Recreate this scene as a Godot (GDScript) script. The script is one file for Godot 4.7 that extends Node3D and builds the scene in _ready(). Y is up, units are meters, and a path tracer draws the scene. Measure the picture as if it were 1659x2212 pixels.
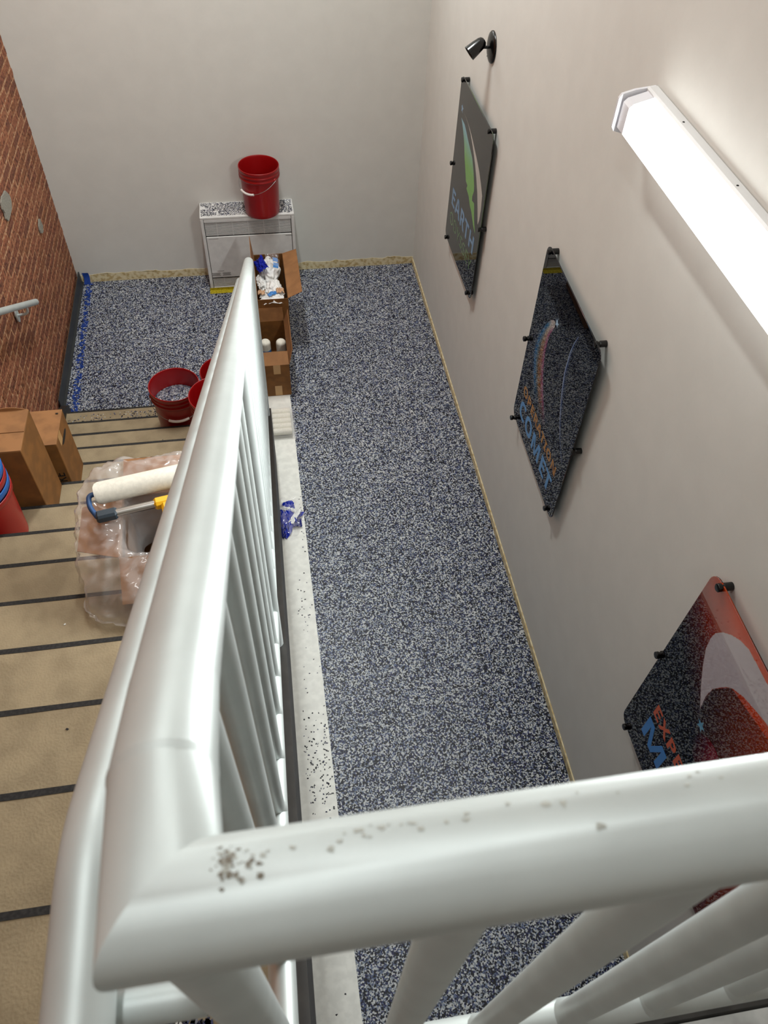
extends Node3D

# ---------------------------------------------------------------- mesh helper
class MB:
	var v := PackedVector3Array()
	var n := PackedVector3Array()
	var t := PackedVector2Array()
	var ix := PackedInt32Array()

	func tri(a: Vector3, b: Vector3, c: Vector3, out: Vector3, ua := Vector2.ZERO, ub := Vector2.ZERO, uc := Vector2.ZERO) -> void:
		var g := (b - a).cross(c - a)
		if g.length() < 1e-14:
			return
		g = g.normalized()
		var flip := g.dot(out) > 0.0
		var nn := g if flip else -g
		var k := v.size()
		if flip:
			v.append_array([a, c, b])
			t.append_array([ua, uc, ub])
		else:
			v.append_array([a, b, c])
			t.append_array([ua, ub, uc])
		n.append_array([nn, nn, nn])
		ix.append_array([k, k + 1, k + 2])

	func quad(a: Vector3, b: Vector3, c: Vector3, d: Vector3, out: Vector3) -> void:
		tri(a, b, c, out, Vector2(0, 0), Vector2(1, 0), Vector2(1, 1))
		tri(a, c, d, out, Vector2(0, 0), Vector2(1, 1), Vector2(0, 1))

	func grid(pts: Array, nrm: Array, uvs: Array, rows: int, cols: int) -> void:
		# pts[r * cols + c]; normals given; winding follows the normals
		var k := v.size()
		for i in pts.size():
			v.append(pts[i])
			n.append(nrm[i])
			t.append(uvs[i] if uvs.size() else Vector2.ZERO)
		for r in rows - 1:
			for c in cols - 1:
				var a := k + r * cols + c
				var b := a + 1
				var d := a + cols
				var e := d + 1
				for f in [[a, b, e], [a, e, d]]:
					var g: Vector3 = (v[f[1]] - v[f[0]]).cross(v[f[2]] - v[f[0]])
					if g.length_squared() < 1e-18:
						continue
					var w: Vector3 = n[f[0]] + n[f[1]] + n[f[2]]
					if g.dot(w) > 0.0:
						ix.append_array([f[0], f[2], f[1]])
					else:
						ix.append_array([f[0], f[1], f[2]])

	func sheet(pts: Array, rows: int, cols: int, wrap := false, up := Vector3.UP, uvs: Array = []) -> void:
		# smooth normals from neighbours, turned to the side of up (Vector3.ZERO: as computed)
		var nrm := []
		for r in rows:
			for c in cols:
				var c0 := c - 1
				var c1 := c + 1
				if wrap:
					c0 = cols - 2 if c == 0 else c - 1
					c1 = 1 if c == cols - 1 else c + 1
				c0 = maxi(c0, 0)
				c1 = mini(c1, cols - 1)
				var r0 := maxi(r - 1, 0)
				var r1 := mini(r + 1, rows - 1)
				var g: Vector3 = (pts[r * cols + c1] - pts[r * cols + c0]).cross(pts[r1 * cols + c] - pts[r0 * cols + c])
				g = g.normalized() if g.length_squared() > 1e-18 else Vector3.UP
				if up != Vector3.ZERO and g.dot(up) < 0.0:
					g = -g
				nrm.append(g)
		grid(pts, nrm, uvs, rows, cols)

	func box(c: Vector3, s: Vector3, bev := 0.0, b := Basis()) -> void:
		var h := s / 2.0
		if bev <= 0.0:
			for ax in 3:
				for sg in [-1.0, 1.0]:
					var u := (ax + 1) % 3
					var w := (ax + 2) % 3
					var q := []
					for p in [[-1, -1], [1, -1], [1, 1], [-1, 1]]:
						var x := Vector3.ZERO
						x[ax] = sg * h[ax]
						x[u] = p[0] * h[u]
						x[w] = p[1] * h[w]
						q.append(c + b * x)
					var o := Vector3.ZERO
					o[ax] = sg
					quad(q[0], q[1], q[2], q[3], b * o)
			return
		bev = minf(bev, minf(h.x, minf(h.y, h.z)) * 0.9)
		for ax in 3:
			var u := (ax + 1) % 3
			var w := (ax + 2) % 3
			for sg in [-1.0, 1.0]:
				var q := []
				for p in [[-1, -1], [1, -1], [1, 1], [-1, 1]]:
					var x := Vector3.ZERO
					x[ax] = sg * h[ax]
					x[u] = p[0] * (h[u] - bev)
					x[w] = p[1] * (h[w] - bev)
					q.append(c + b * x)
				var o := Vector3.ZERO
				o[ax] = sg
				quad(q[0], q[1], q[2], q[3], b * o)
			for su in [-1.0, 1.0]:
				for sw in [-1.0, 1.0]:
					var q := []
					for p in [[-1, 0], [1, 0], [1, 1], [-1, 1]]:
						var x := Vector3.ZERO
						x[ax] = p[0] * (h[ax] - bev)
						x[u] = su * (h[u] - (bev if p[1] == 1 else 0.0))
						x[w] = sw * (h[w] - (0.0 if p[1] == 1 else bev))
						q.append(c + b * x)
					var o := Vector3.ZERO
					o[u] = su
					o[w] = sw
					quad(q[0], q[1], q[2], q[3], b * o)
		for sx in [-1.0, 1.0]:
			for sy in [-1.0, 1.0]:
				for sz in [-1.0, 1.0]:
					var s3 := Vector3(sx, sy, sz)
					tri(c + b * (s3 * (h - Vector3(0, bev, bev))), c + b * (s3 * (h - Vector3(bev, 0, bev))), c + b * (s3 * (h - Vector3(bev, bev, 0))), b * s3)

	func tube(path: Array, r: float, seg := 20, caps := true, radii: Array = []) -> void:
		# mitred at every bend
		var m := path.size()
		var d: Vector3 = (path[1] - path[0]).normalized()
		var d_first := d
		var side := d.cross(Vector3.UP if absf(d.y) < 0.9 else Vector3.RIGHT).normalized()
		var up := side.cross(d).normalized()
		var o := []
		for k in seg + 1:
			var a := TAU * k / seg
			o.append(side * cos(a) + up * sin(a))
		var pts := []
		var nr := []
		var uv := []
		var run := 0.0
		for i in m:
			var rr: float = radii[i] if radii.size() else r
			if i > 0:
				run += (path[i] - path[i - 1]).length()
			var e := d
			if i > 0 and i < m - 1:
				e = (path[i + 1] - path[i]).normalized()
			var pl := (d + e).normalized()
			for k in seg + 1:
				var q: Vector3 = o[k] * rr
				q -= d * (q.dot(pl) / d.dot(pl))
				pts.append(path[i] + q)
				uv.append(Vector2(float(k) / seg, run))
				var oo: Vector3 = (q - e * q.dot(e)).normalized()
				nr.append((o[k] + oo).normalized())
				o[k] = oo
			d = e
		# a sharp bend keeps its crease: split the ring there
		var from := 0
		for i in range(1, m - 1):
			var d0: Vector3 = (path[i] - path[i - 1]).normalized()
			var d1: Vector3 = (path[i + 1] - path[i]).normalized()
			if d0.dot(d1) < 0.86:
				part(pts, nr, uv, from, i, seg, path)
				from = i
		part(pts, nr, uv, from, m - 1, seg, path)
		if caps:
			for e in [0, m - 1]:
				var w: Vector3 = -d_first if e == 0 else d
				for k in seg:
					tri(path[e], pts[e * (seg + 1) + k], pts[e * (seg + 1) + k + 1], w)

	func part(pts: Array, nr: Array, uv: Array, i0: int, i1: int, seg: int, path: Array) -> void:
		var w := seg + 1
		var n2 := nr.slice(i0 * w, (i1 + 1) * w)
		for e in [i0, i1]:
			var d: Vector3 = (path[mini(e + 1, i1)] - path[maxi(e - 1, i0)]).normalized()
			for k in w:
				var x: Vector3 = n2[(e - i0) * w + k]
				n2[(e - i0) * w + k] = (x - d * x.dot(d)).normalized() if absf(x.dot(d)) > 0.2 else x
		grid(pts.slice(i0 * w, (i1 + 1) * w), n2, uv.slice(i0 * w, (i1 + 1) * w), i1 - i0 + 1, w)

	func lathe(prof: Array, seg := 40, at := Vector3.ZERO, b := Basis()) -> void:
		# prof: Vector2(radius, height), outside on the right-hand side of the walk from first to last
		var m := prof.size()
		var pts := []
		var nr := []
		var uv := []
		for i in m:
			var d: Vector2 = (prof[mini(i + 1, m - 1)] - prof[maxi(i - 1, 0)]).normalized()
			for k in seg + 1:
				var a := TAU * k / seg
				var o := Vector3(cos(a), 0, sin(a))
				pts.append(at + b * (o * prof[i].x + Vector3.UP * prof[i].y))
				nr.append((b * (o * d.y - Vector3.UP * d.x)).normalized())
				uv.append(Vector2(float(k) / seg, prof[i].y))
		grid(pts, nr, uv, m, seg + 1)

	func prism(poly: Array, o: Vector3, ux: Vector3, uy: Vector3, depth: Vector3) -> void:
		# poly: Vector2 outline in ux, uy from o, given depth
		var pk := PackedVector2Array(poly)
		var idx := Geometry2D.triangulate_polygon(pk)
		var f := func(p: Vector2, k: float) -> Vector3: return o + ux * p.x + uy * p.y + depth * k
		var mn := pk[0]
		var mx := pk[0]
		for p in pk:
			mn = mn.min(p)
			mx = mx.max(p)
		var uvf := func(p: Vector2) -> Vector2: return Vector2((p.x - mn.x) / (mx.x - mn.x), 1.0 - (p.y - mn.y) / (mx.y - mn.y))
		for i in range(0, idx.size(), 3):
			var a := pk[idx[i]]
			var b := pk[idx[i + 1]]
			var c := pk[idx[i + 2]]
			tri(f.call(a, 0.0), f.call(b, 0.0), f.call(c, 0.0), -depth, uvf.call(a), uvf.call(b), uvf.call(c))
			tri(f.call(a, 1.0), f.call(b, 1.0), f.call(c, 1.0), depth, uvf.call(a), uvf.call(b), uvf.call(c))
		var cw := Geometry2D.is_polygon_clockwise(pk)
		for i in pk.size():
			var a := pk[i]
			var b := pk[(i + 1) % pk.size()]
			var e := (b - a).normalized()
			var nn := Vector2(-e.y, e.x) if cw else Vector2(e.y, -e.x)
			quad(f.call(a, 0.0), f.call(b, 0.0), f.call(b, 1.0), f.call(a, 1.0), ux * nn.x + uy * nn.y)

	func mesh() -> ArrayMesh:
		var m := ArrayMesh.new()
		var a := []
		a.resize(Mesh.ARRAY_MAX)
		a[Mesh.ARRAY_VERTEX] = v
		a[Mesh.ARRAY_NORMAL] = n
		a[Mesh.ARRAY_TEX_UV] = t
		a[Mesh.ARRAY_INDEX] = ix
		m.add_surface_from_arrays(Mesh.PRIMITIVE_TRIANGLES, a)
		return m


var M := {}
var rng := RandomNumberGenerator.new()
var nz := FastNoiseLite.new()
const ROOM_W := 2.821


func numbered(called: String) -> String:
	if not has_node(NodePath(called)):
		return called
	var k := 1
	while has_node(NodePath("%s_%03d" % [called, k])):
		k += 1
	return "%s_%03d" % [called, k]


func tag(o: Node3D, label := "", category := "", group := "", kind := "") -> Node3D:
	if label:
		o.set_meta("label", label)
	if category:
		o.set_meta("category", category)
	if group:
		o.set_meta("group", group)
	if kind:
		o.set_meta("kind", kind)
	return o


func thing(called: String, label: String, category: String, at := Vector3.ZERO, group := "", kind := "") -> Node3D:
	var o := Node3D.new()
	o.name = numbered(called)
	add_child(o)
	o.position = at
	tag(o, label, category, group, kind)
	return o


func obj(called: String, m, mat: Material, parent: Node = null, at := Vector3.ZERO, b := Basis()) -> MeshInstance3D:
	var o := MeshInstance3D.new()
	o.mesh = m.mesh() if m is MB else m
	o.material_override = mat
	o.name = called if parent else numbered(called)
	(parent if parent else self).add_child(o, true)
	o.transform = Transform3D(b, at)
	return o


func mat(c: Color, rough := 0.6, metal := 0.0, spec := 0.5) -> StandardMaterial3D:
	var m := StandardMaterial3D.new()
	m.albedo_color = c
	m.roughness = rough
	m.metallic = metal
	m.metallic_specular = spec
	return m


func noise_tex(freq: float, cols: Array, offs: Array, size := 512, type := FastNoiseLite.TYPE_SIMPLEX_SMOOTH, oct := 4, seed_ := 1, seamless := true) -> NoiseTexture2D:
	var f := FastNoiseLite.new()
	f.noise_type = type
	f.frequency = freq
	f.fractal_octaves = oct
	f.seed = seed_
	var g := Gradient.new()
	g.offsets = PackedFloat32Array(offs)
	g.colors = PackedColorArray(cols)
	var t := NoiseTexture2D.new()
	t.noise = f
	t.width = size
	t.height = size
	t.seamless = seamless
	t.color_ramp = g
	return t


func bump_tex(freq: float, strength: float, size := 512, oct := 4, seed_ := 3) -> NoiseTexture2D:
	var f := FastNoiseLite.new()
	f.frequency = freq
	f.fractal_octaves = oct
	f.seed = seed_
	var t := NoiseTexture2D.new()
	t.noise = f
	t.width = size
	t.height = size
	t.seamless = true
	t.as_normal_map = true
	t.bump_strength = strength
	return t


func tri_map(m: StandardMaterial3D, tex: Texture2D, metres: float, bump: Texture2D = null, bscale := 0.5) -> StandardMaterial3D:
	m.uv1_triplanar = true
	m.uv1_world_triplanar = true
	m.uv1_scale = Vector3.ONE / metres
	if tex:
		m.albedo_texture = tex
	if bump:
		m.normal_enabled = true
		m.normal_texture = bump
		m.normal_scale = bscale
	return m


func G(x: float) -> Color:
	return Color(x, x, x)


func materials() -> void:
	# flakes: broadcast paint chips, five to eight millimetres, in whites, greys, navy and black
	var f := FastNoiseLite.new()
	f.noise_type = FastNoiseLite.TYPE_CELLULAR
	f.cellular_return_type = FastNoiseLite.RETURN_CELL_VALUE
	f.cellular_jitter = 1.0
	f.frequency = 0.13
	f.fractal_type = FastNoiseLite.FRACTAL_NONE
	f.domain_warp_enabled = true
	f.domain_warp_amplitude = 9.0
	f.domain_warp_frequency = 0.09
	f.domain_warp_fractal_octaves = 2
	var g := Gradient.new()
	g.interpolation_mode = Gradient.GRADIENT_INTERPOLATE_CONSTANT
	g.offsets = PackedFloat32Array([0.0, 0.13, 0.27, 0.40, 0.51, 0.61, 0.70, 0.84, 0.91])
	g.colors = PackedColorArray([Color(0.05, 0.055, 0.12), Color(0.90, 0.91, 0.91), Color(0.05, 0.05, 0.07), Color(0.62, 0.66, 0.71), Color(0.16, 0.18, 0.38), Color(0.36, 0.39, 0.47), Color(0.84, 0.85, 0.86), Color(0.08, 0.085, 0.17), Color(0.42, 0.48, 0.62)])
	var ft := NoiseTexture2D.new()
	ft.noise = f
	ft.width = 2048
	ft.height = 2048
	ft.normalize = true
	ft.color_ramp = g
	M.flake_floor = tri_map(mat(G(0.86), 0.42), ft, 1.6)
	M.flake_floor.metallic_specular = 0.4

	M.wall = tri_map(mat(Color(0.865, 0.86, 0.835), 0.62), noise_tex(0.012, [G(0.985), G(1.0)], [0.2, 0.8], 512), 1.3)
	M.ceiling = mat(Color(0.85, 0.85, 0.83), 0.9)
	M.tan_strip = tri_map(mat(Color(0.90, 0.85, 0.71), 0.85), noise_tex(0.02, [Color(0.84, 0.78, 0.66), Color(0.96, 0.95, 0.92), Color(1, 1, 1)], [0.25, 0.5, 0.8], 512, FastNoiseLite.TYPE_SIMPLEX_SMOOTH, 5, 8), 0.5)
	M.rubber = mat(Color(0.20, 0.21, 0.21), 0.5)
	M.black_steel = tri_map(mat(Color(0.17, 0.165, 0.155), 0.5), noise_tex(0.02, [G(0.75), G(1.0)], [0.3, 0.7]), 0.6)
	M.silver = tri_map(mat(Color(0.775, 0.805, 0.80), 0.48, 0.35), noise_tex(0.012, [G(0.965), G(1.0)], [0.3, 0.7], 512, FastNoiseLite.TYPE_SIMPLEX_SMOOTH, 4, 14), 0.6, null)
	M.concrete = tri_map(mat(Color(0.62, 0.555, 0.44), 0.8), noise_tex(0.01, [Color(0.90, 0.895, 0.89), Color(0.96, 0.96, 0.96), Color(1, 1, 1)], [0.2, 0.5, 0.8], 512, FastNoiseLite.TYPE_SIMPLEX_SMOOTH, 6, 5), 0.7, bump_tex(0.15, 2.0), 0.25)
	M.nosing = tri_map(mat(Color(0.16, 0.155, 0.15), 0.75), noise_tex(0.05, [G(0.6), G(1.0)], [0.3, 0.7]), 0.3)
	M.landing = tri_map(mat(Color(0.70, 0.71, 0.70), 0.5), noise_tex(0.02, [G(0.85), G(1.0)], [0.3, 0.7]), 0.8)
	M.white_ledge = tri_map(mat(Color(0.955, 0.955, 0.925), 0.5), noise_tex(0.02, [G(0.96), G(1.0)], [0.3, 0.7]), 0.6)
	M.mortar = tri_map(mat(Color(0.78, 0.63, 0.50), 0.95), noise_tex(0.03, [Color(0.74, 0.56, 0.46), Color(0.95, 0.9, 0.86), Color(1, 1, 1)], [0.25, 0.55, 0.8], 512, FastNoiseLite.TYPE_SIMPLEX_SMOOTH, 5, 21), 0.45, bump_tex(0.08, 4.0), 0.8)
	var bt := noise_tex(0.02, [Color(0.62, 0.55, 0.50), Color(0.92, 0.90, 0.88), Color(1, 1, 1)], [0.2, 0.5, 0.85], 512, FastNoiseLite.TYPE_SIMPLEX_SMOOTH, 6, 31)
	var bb := bump_tex(0.06, 5.0, 512, 5, 17)
	var bc := [Color(0.62, 0.385, 0.27), Color(0.57, 0.345, 0.245), Color(0.65, 0.42, 0.30), Color(0.53, 0.325, 0.235), Color(0.59, 0.375, 0.25)]
	for i in bc.size():
		M["brick%d" % i] = tri_map(mat(bc[i], 0.92), bt, 0.35, bb, 0.9)
	M.cement = tri_map(mat(Color(0.60, 0.585, 0.54), 0.9), noise_tex(0.05, [G(0.85), G(1.0)], [0.3, 0.7]), 0.3)
	M.red = mat(Color(0.60, 0.015, 0.03), 0.33)
	M.red.clearcoat_enabled = true
	M.red.clearcoat = 0.3
	M.blue_pail = mat(Color(0.07, 0.36, 0.66), 0.4)
	M.wire = mat(Color(0.62, 0.61, 0.60), 0.35, 0.8)
	M.white_plastic = mat(Color(0.92, 0.90, 0.88), 0.4)
	M.heater = tri_map(mat(Color(0.88, 0.88, 0.87), 0.45), noise_tex(0.02, [G(0.97), G(1.0)], [0.3, 0.7]), 0.8)
	M.dark = mat(Color(0.12, 0.12, 0.12), 0.8)
	M.grey_print = mat(Color(0.55, 0.55, 0.54), 0.6)
	M.yellow_tape = tri_map(mat(Color(0.78, 0.71, 0.10), 0.6), noise_tex(0.03, [Color(0.75, 0.75, 0.6), G(1.0)], [0.3, 0.6]), 0.2)
	M.blue_tape = tri_map(mat(Color(0.07, 0.26, 0.62), 0.6), noise_tex(0.04, [G(0.8), G(1.0)], [0.3, 0.7]), 0.2)
	var ct := noise_tex(0.008, [G(0.90), G(1.0)], [0.3, 0.7], 512, FastNoiseLite.TYPE_SIMPLEX_SMOOTH, 5, 41)
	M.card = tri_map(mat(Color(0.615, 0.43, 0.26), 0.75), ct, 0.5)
	M.card_in_shade = tri_map(mat(Color(0.50, 0.35, 0.21), 0.8), ct, 0.5)  # card darkened for the shade inside the lined carton
	M.card_shaded = tri_map(mat(Color(0.50, 0.325, 0.135), 0.75), ct, 0.5)  # darker copy of card for carton sides that stand in shade
	M.tape_clear = mat(Color(0.74, 0.58, 0.38), 0.22)
	M.ink_and_shade = mat(Color(0.09, 0.07, 0.05), 0.8)  # printing, and the dark painted in for holes
	M.nap = tri_map(mat(Color(0.94, 0.925, 0.87), 0.95), noise_tex(0.03, [G(0.95), G(1.0)], [0.3, 0.7]), 0.25, bump_tex(0.10, 2.0), 0.2)
	M.alu = mat(Color(0.80, 0.79, 0.77), 0.28, 0.9)
	M.frame_blue = mat(Color(0.16, 0.30, 0.48), 0.45)
	M.frame_dark = mat(Color(0.17, 0.22, 0.26), 0.5)
	M.yellow = mat(Color(0.95, 0.72, 0.08), 0.4)
	M.film = mat(Color(0.97, 0.95, 0.94, 0.22), 0.12)
	M.film.metallic_specular = 0.9
	M.film.transparency = BaseMaterial3D.TRANSPARENCY_ALPHA
	M.film.cull_mode = BaseMaterial3D.CULL_DISABLED
	M.clear = mat(Color(0.97, 0.96, 0.97, 0.10), 0.06)
	M.clear.transparency = BaseMaterial3D.TRANSPARENCY_ALPHA
	M.clear.cull_mode = BaseMaterial3D.CULL_DISABLED
	M.bag_white = mat(Color(0.93, 0.93, 0.92), 0.35)
	M.bag_white.backlight_enabled = true
	M.bag_white.backlight = G(0.25)
	M.carton_shade = mat(Color(0.075, 0.07, 0.07), 0.25)  # near-black of the lump that darkens the lined carton
	M.stain = mat(Color(0.47, 0.44, 0.39), 0.7)
	M.stain_pale = mat(Color(0.68, 0.69, 0.66), 0.6)
	M.bag_blue = mat(Color(0.03, 0.14, 0.62), 0.25)
	M.bag_blue_deep = mat(Color(0.03, 0.09, 0.42), 0.22)
	M.label_blue = mat(Color(0.22, 0.50, 0.78), 0.45)
	M.glove = mat(Color(0.80, 0.64, 0.50), 0.6)
	M.black_gloss = mat(Color(0.035, 0.033, 0.035), 0.22)
	M.black_matte = mat(Color(0.05, 0.05, 0.05), 0.4)
	M.acrylic_edge = mat(Color(0.10, 0.11, 0.11), 0.15)
	M.lamp_white = mat(Color(0.88, 0.88, 0.88), 0.4)
	M.lamp_cap = mat(Color(0.90, 0.90, 0.92), 0.35)
	for i in 5:
		M["chip%d" % i] = mat([Color(0.05, 0.05, 0.08), Color(0.10, 0.11, 0.26), Color(0.45, 0.46, 0.50), Color(0.80, 0.80, 0.78), Color(0.22, 0.25, 0.42)][i], 0.5)


func lens_mat(glow: float) -> StandardMaterial3D:
	var m := mat(Color(0.95, 0.95, 0.95), 0.3)
	m.emission_enabled = true
	m.emission = LIGHT_TINT
	m.emission_energy_multiplier = glow
	return m


const LIGHT_TINT := Color(0.975, 0.99, 0.985)


# ---------------------------------------------------------------- lights
func wall_light(at: Vector3, turn: float, label: String, energy: float, glow: float) -> void:
	# built along its own z from 0 to 1.22, out of the wall towards its own -x
	var o := thing("wall_light", label, "light fixture", at)
	o.rotation.y = turn
	var L := 1.22
	var hs := MB.new()
	hs.prism([Vector2(0, -0.08), Vector2(0, 0.08), Vector2(-0.028, 0.08), Vector2(-0.034, 0.074), Vector2(-0.034, -0.074), Vector2(-0.028, -0.08)], Vector3.ZERO, Vector3.RIGHT, Vector3.UP, Vector3(0, 0, L))
	obj("housing", hs, M.lamp_white, o)
	var ls := MB.new()
	ls.prism([Vector2(-0.0345, 0.070), Vector2(-0.096, 0.052), Vector2(-0.108, 0.040), Vector2(-0.108, -0.040), Vector2(-0.096, -0.052), Vector2(-0.0345, -0.070)], Vector3(0, 0, 0.062), Vector3.RIGHT, Vector3.UP, Vector3(0, 0, L - 0.124))
	obj("lens", ls, lens_mat(glow), o)
	for q in [[0.012, 0.062], [L - 0.062, L - 0.012]]:
		ls = MB.new()
		ls.prism([Vector2(-0.0345, 0.070), Vector2(-0.096, 0.052), Vector2(-0.108, 0.040), Vector2(-0.108, -0.040), Vector2(-0.096, -0.052), Vector2(-0.0345, -0.070)], Vector3(0, 0, q[0]), Vector3.RIGHT, Vector3.UP, Vector3(0, 0, q[1] - q[0]))
		obj("lens_end", ls, M.lamp_cap, o)
	for k in 2:
		var cp := MB.new()
		cp.prism([Vector2(-0.002, -0.078), Vector2(-0.002, 0.078), Vector2(-0.07, 0.070), Vector2(-0.112, 0.058), Vector2(-0.120, 0.045), Vector2(-0.120, -0.045), Vector2(-0.112, -0.058), Vector2(-0.07, -0.070)], Vector3(0, 0, -0.010 if k == 0 else L - 0.001), Vector3.RIGHT, Vector3.UP, Vector3(0, 0, 0.011))
		obj("end_cap", cp, M.lamp_cap, o)
	for z in [0.25, 0.62, 0.99]:
		var sc := MB.new()
		sc.lathe([Vector2(0, 0.0025), Vector2(0.003, 0.0015), Vector2(0.004, 0)], 8, Vector3(-0.017, 0.080, z))
		obj("screw", sc, M.dark, o)
	var l := AreaLight3D.new()
	l.name = "light"
	o.add_child(l)
	l.position = Vector3(-0.109, 0, L / 2)
	l.rotation.y = PI / 2
	l.area_size = Vector2(L - 0.14, 0.08)
	l.light_energy = energy
	l.light_color = LIGHT_TINT
	l.area_range = 20.0
	l.area_attenuation = 2.0
	l.shadow_enabled = true


func fitted_ceiling_light(at: Vector3, label: String, energy: float, glow: float) -> void:  # unseen lamps, placed and powered to fit the room brightness
	var o := thing("fitted_ceiling_light", label, "light fixture", at)
	var hs := MB.new()
	hs.box(Vector3(0, -0.02, 0), Vector3(0.20, 0.04, 1.22), 0.006)
	obj("housing", hs, M.lamp_white, o)
	var ls := MB.new()
	ls.prism([Vector2(-0.09, -0.041), Vector2(-0.07, -0.085), Vector2(0.07, -0.085), Vector2(0.09, -0.041)], Vector3(0, 0, -0.6), Vector3.RIGHT, Vector3.UP, Vector3(0, 0, 1.2))
	obj("lens", ls, lens_mat(glow), o)
	var l := AreaLight3D.new()
	l.name = "light"
	o.add_child(l)
	l.position = Vector3(0, -0.09, 0)
	l.rotation.x = -PI / 2
	l.area_size = Vector2(0.14, 1.18)
	l.light_energy = energy
	l.light_color = LIGHT_TINT
	l.area_range = 20.0
	l.area_attenuation = 2.0
	l.shadow_enabled = true


# ---------------------------------------------------------------- setting
func structure() -> void:
	var m := MB.new()
	m.box(Vector3(-1.41, -0.1, 4.0), Vector3(3.2, 0.2, 8.4))
	tag(obj("floor", m, M.flake_floor), "floor coated in blue, white and black paint flakes", "floor", "", "structure")
	m = MB.new()
	m.box(Vector3(-1.41, 2.9, -0.1), Vector3(3.4, 5.8, 0.2))
	tag(obj("wall_far", m, M.wall), "plain grey painted wall behind the heater", "wall", "", "structure")
	m = MB.new()
	m.box(Vector3(0.1, 2.9, 4.1), Vector3(0.2, 5.8, 8.2))
	tag(obj("wall_right", m, M.wall), "grey painted wall that carries the three posters", "wall", "", "structure")
	m = MB.new()
	m.box(Vector3(-1.41, 2.9, 8.3), Vector3(3.4, 5.8, 0.2))
	tag(obj("wall_back", m, M.wall), "grey wall behind the upper landing", "wall", "", "structure")
	m = MB.new()
	m.box(Vector3(-1.41, 5.4, 4.1), Vector3(3.4, 0.2, 8.6))
	tag(obj("ceiling", m, M.ceiling), "white ceiling high above the stairwell", "ceiling", "", "structure")
	# landing: concrete slab behind a steel edge channel
	var ld := thing("landing", "upper landing slab with dark steel edge under the guardrail corner", "landing", Vector3.ZERO, "", "structure")
	m = MB.new()
	m.box(Vector3(-1.41, 2.455, 6.9925), Vector3(2.82, 0.14, 2.415))
	obj("slab", m, M.landing, ld)
	m = MB.new()
	m.box(Vector3(-0.69, 2.41, 5.757), Vector3(1.38, 0.23, 0.055), 0.004)
	obj("edge_channel", m, M.black_steel, ld)
	brick_wall()
	# bottom of the walls: bare strips where the old base was pulled off
	var tr := thing("trim_1", "bare tan strip along the foot of the grey wall by the heater", "trim", Vector3.ZERO, "", "structure")
	for s in [[-2.80, -1.76], [-1.01, -0.004]]:
		m = MB.new()
		m.box(Vector3((s[0] + s[1]) / 2, 0.034, 0.0015), Vector3(s[1] - s[0], 0.066, 0.003), 0.001)
		obj("strip", m, M.tan_strip, tr)
		for i in 9:   # torn edges and glue left above the strip
			var x: float = rng.randf_range(s[0] + 0.05, s[1] - 0.05)
			var w := rng.randf_range(0.03, 0.12)
			var g := MB.new()
			g.prism([Vector2(-w, 0), Vector2(-w * 0.6, 0.006), Vector2(-w * 0.1, rng.randf_range(0.006, 0.016)), Vector2(w * 0.5, 0.005), Vector2(w, 0)], Vector3(x, 0.066, 0), Vector3.RIGHT, Vector3.UP, Vector3(0, 0, 0.0025))
			obj("glue_patch", g, M.tan_strip, tr)
	m = MB.new()
	m.box(Vector3(-0.004, 0.026, 4.0), Vector3(0.008, 0.05, 8.0), 0.002)
	tag(obj("trim_2", m, M.tan_strip), "narrow bare tan strip along the foot of the poster wall", "trim", "", "structure")
	# dark cove base on the brick side
	m = MB.new()
	m.prism([Vector2(0, 0), Vector2(0, 0.105), Vector2(0.007, 0.105), Vector2(0.008, 0.02), Vector2(0.02, 0.0)], Vector3(-ROOM_W + 0.012, 0, 0.004), Vector3.RIGHT, Vector3.UP, Vector3(0, 0, 1.55))
	tag(obj("baseboard_left", m, M.rubber), "dark grey rubber base along the foot of the brick wall", "baseboard", "", "structure")


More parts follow.
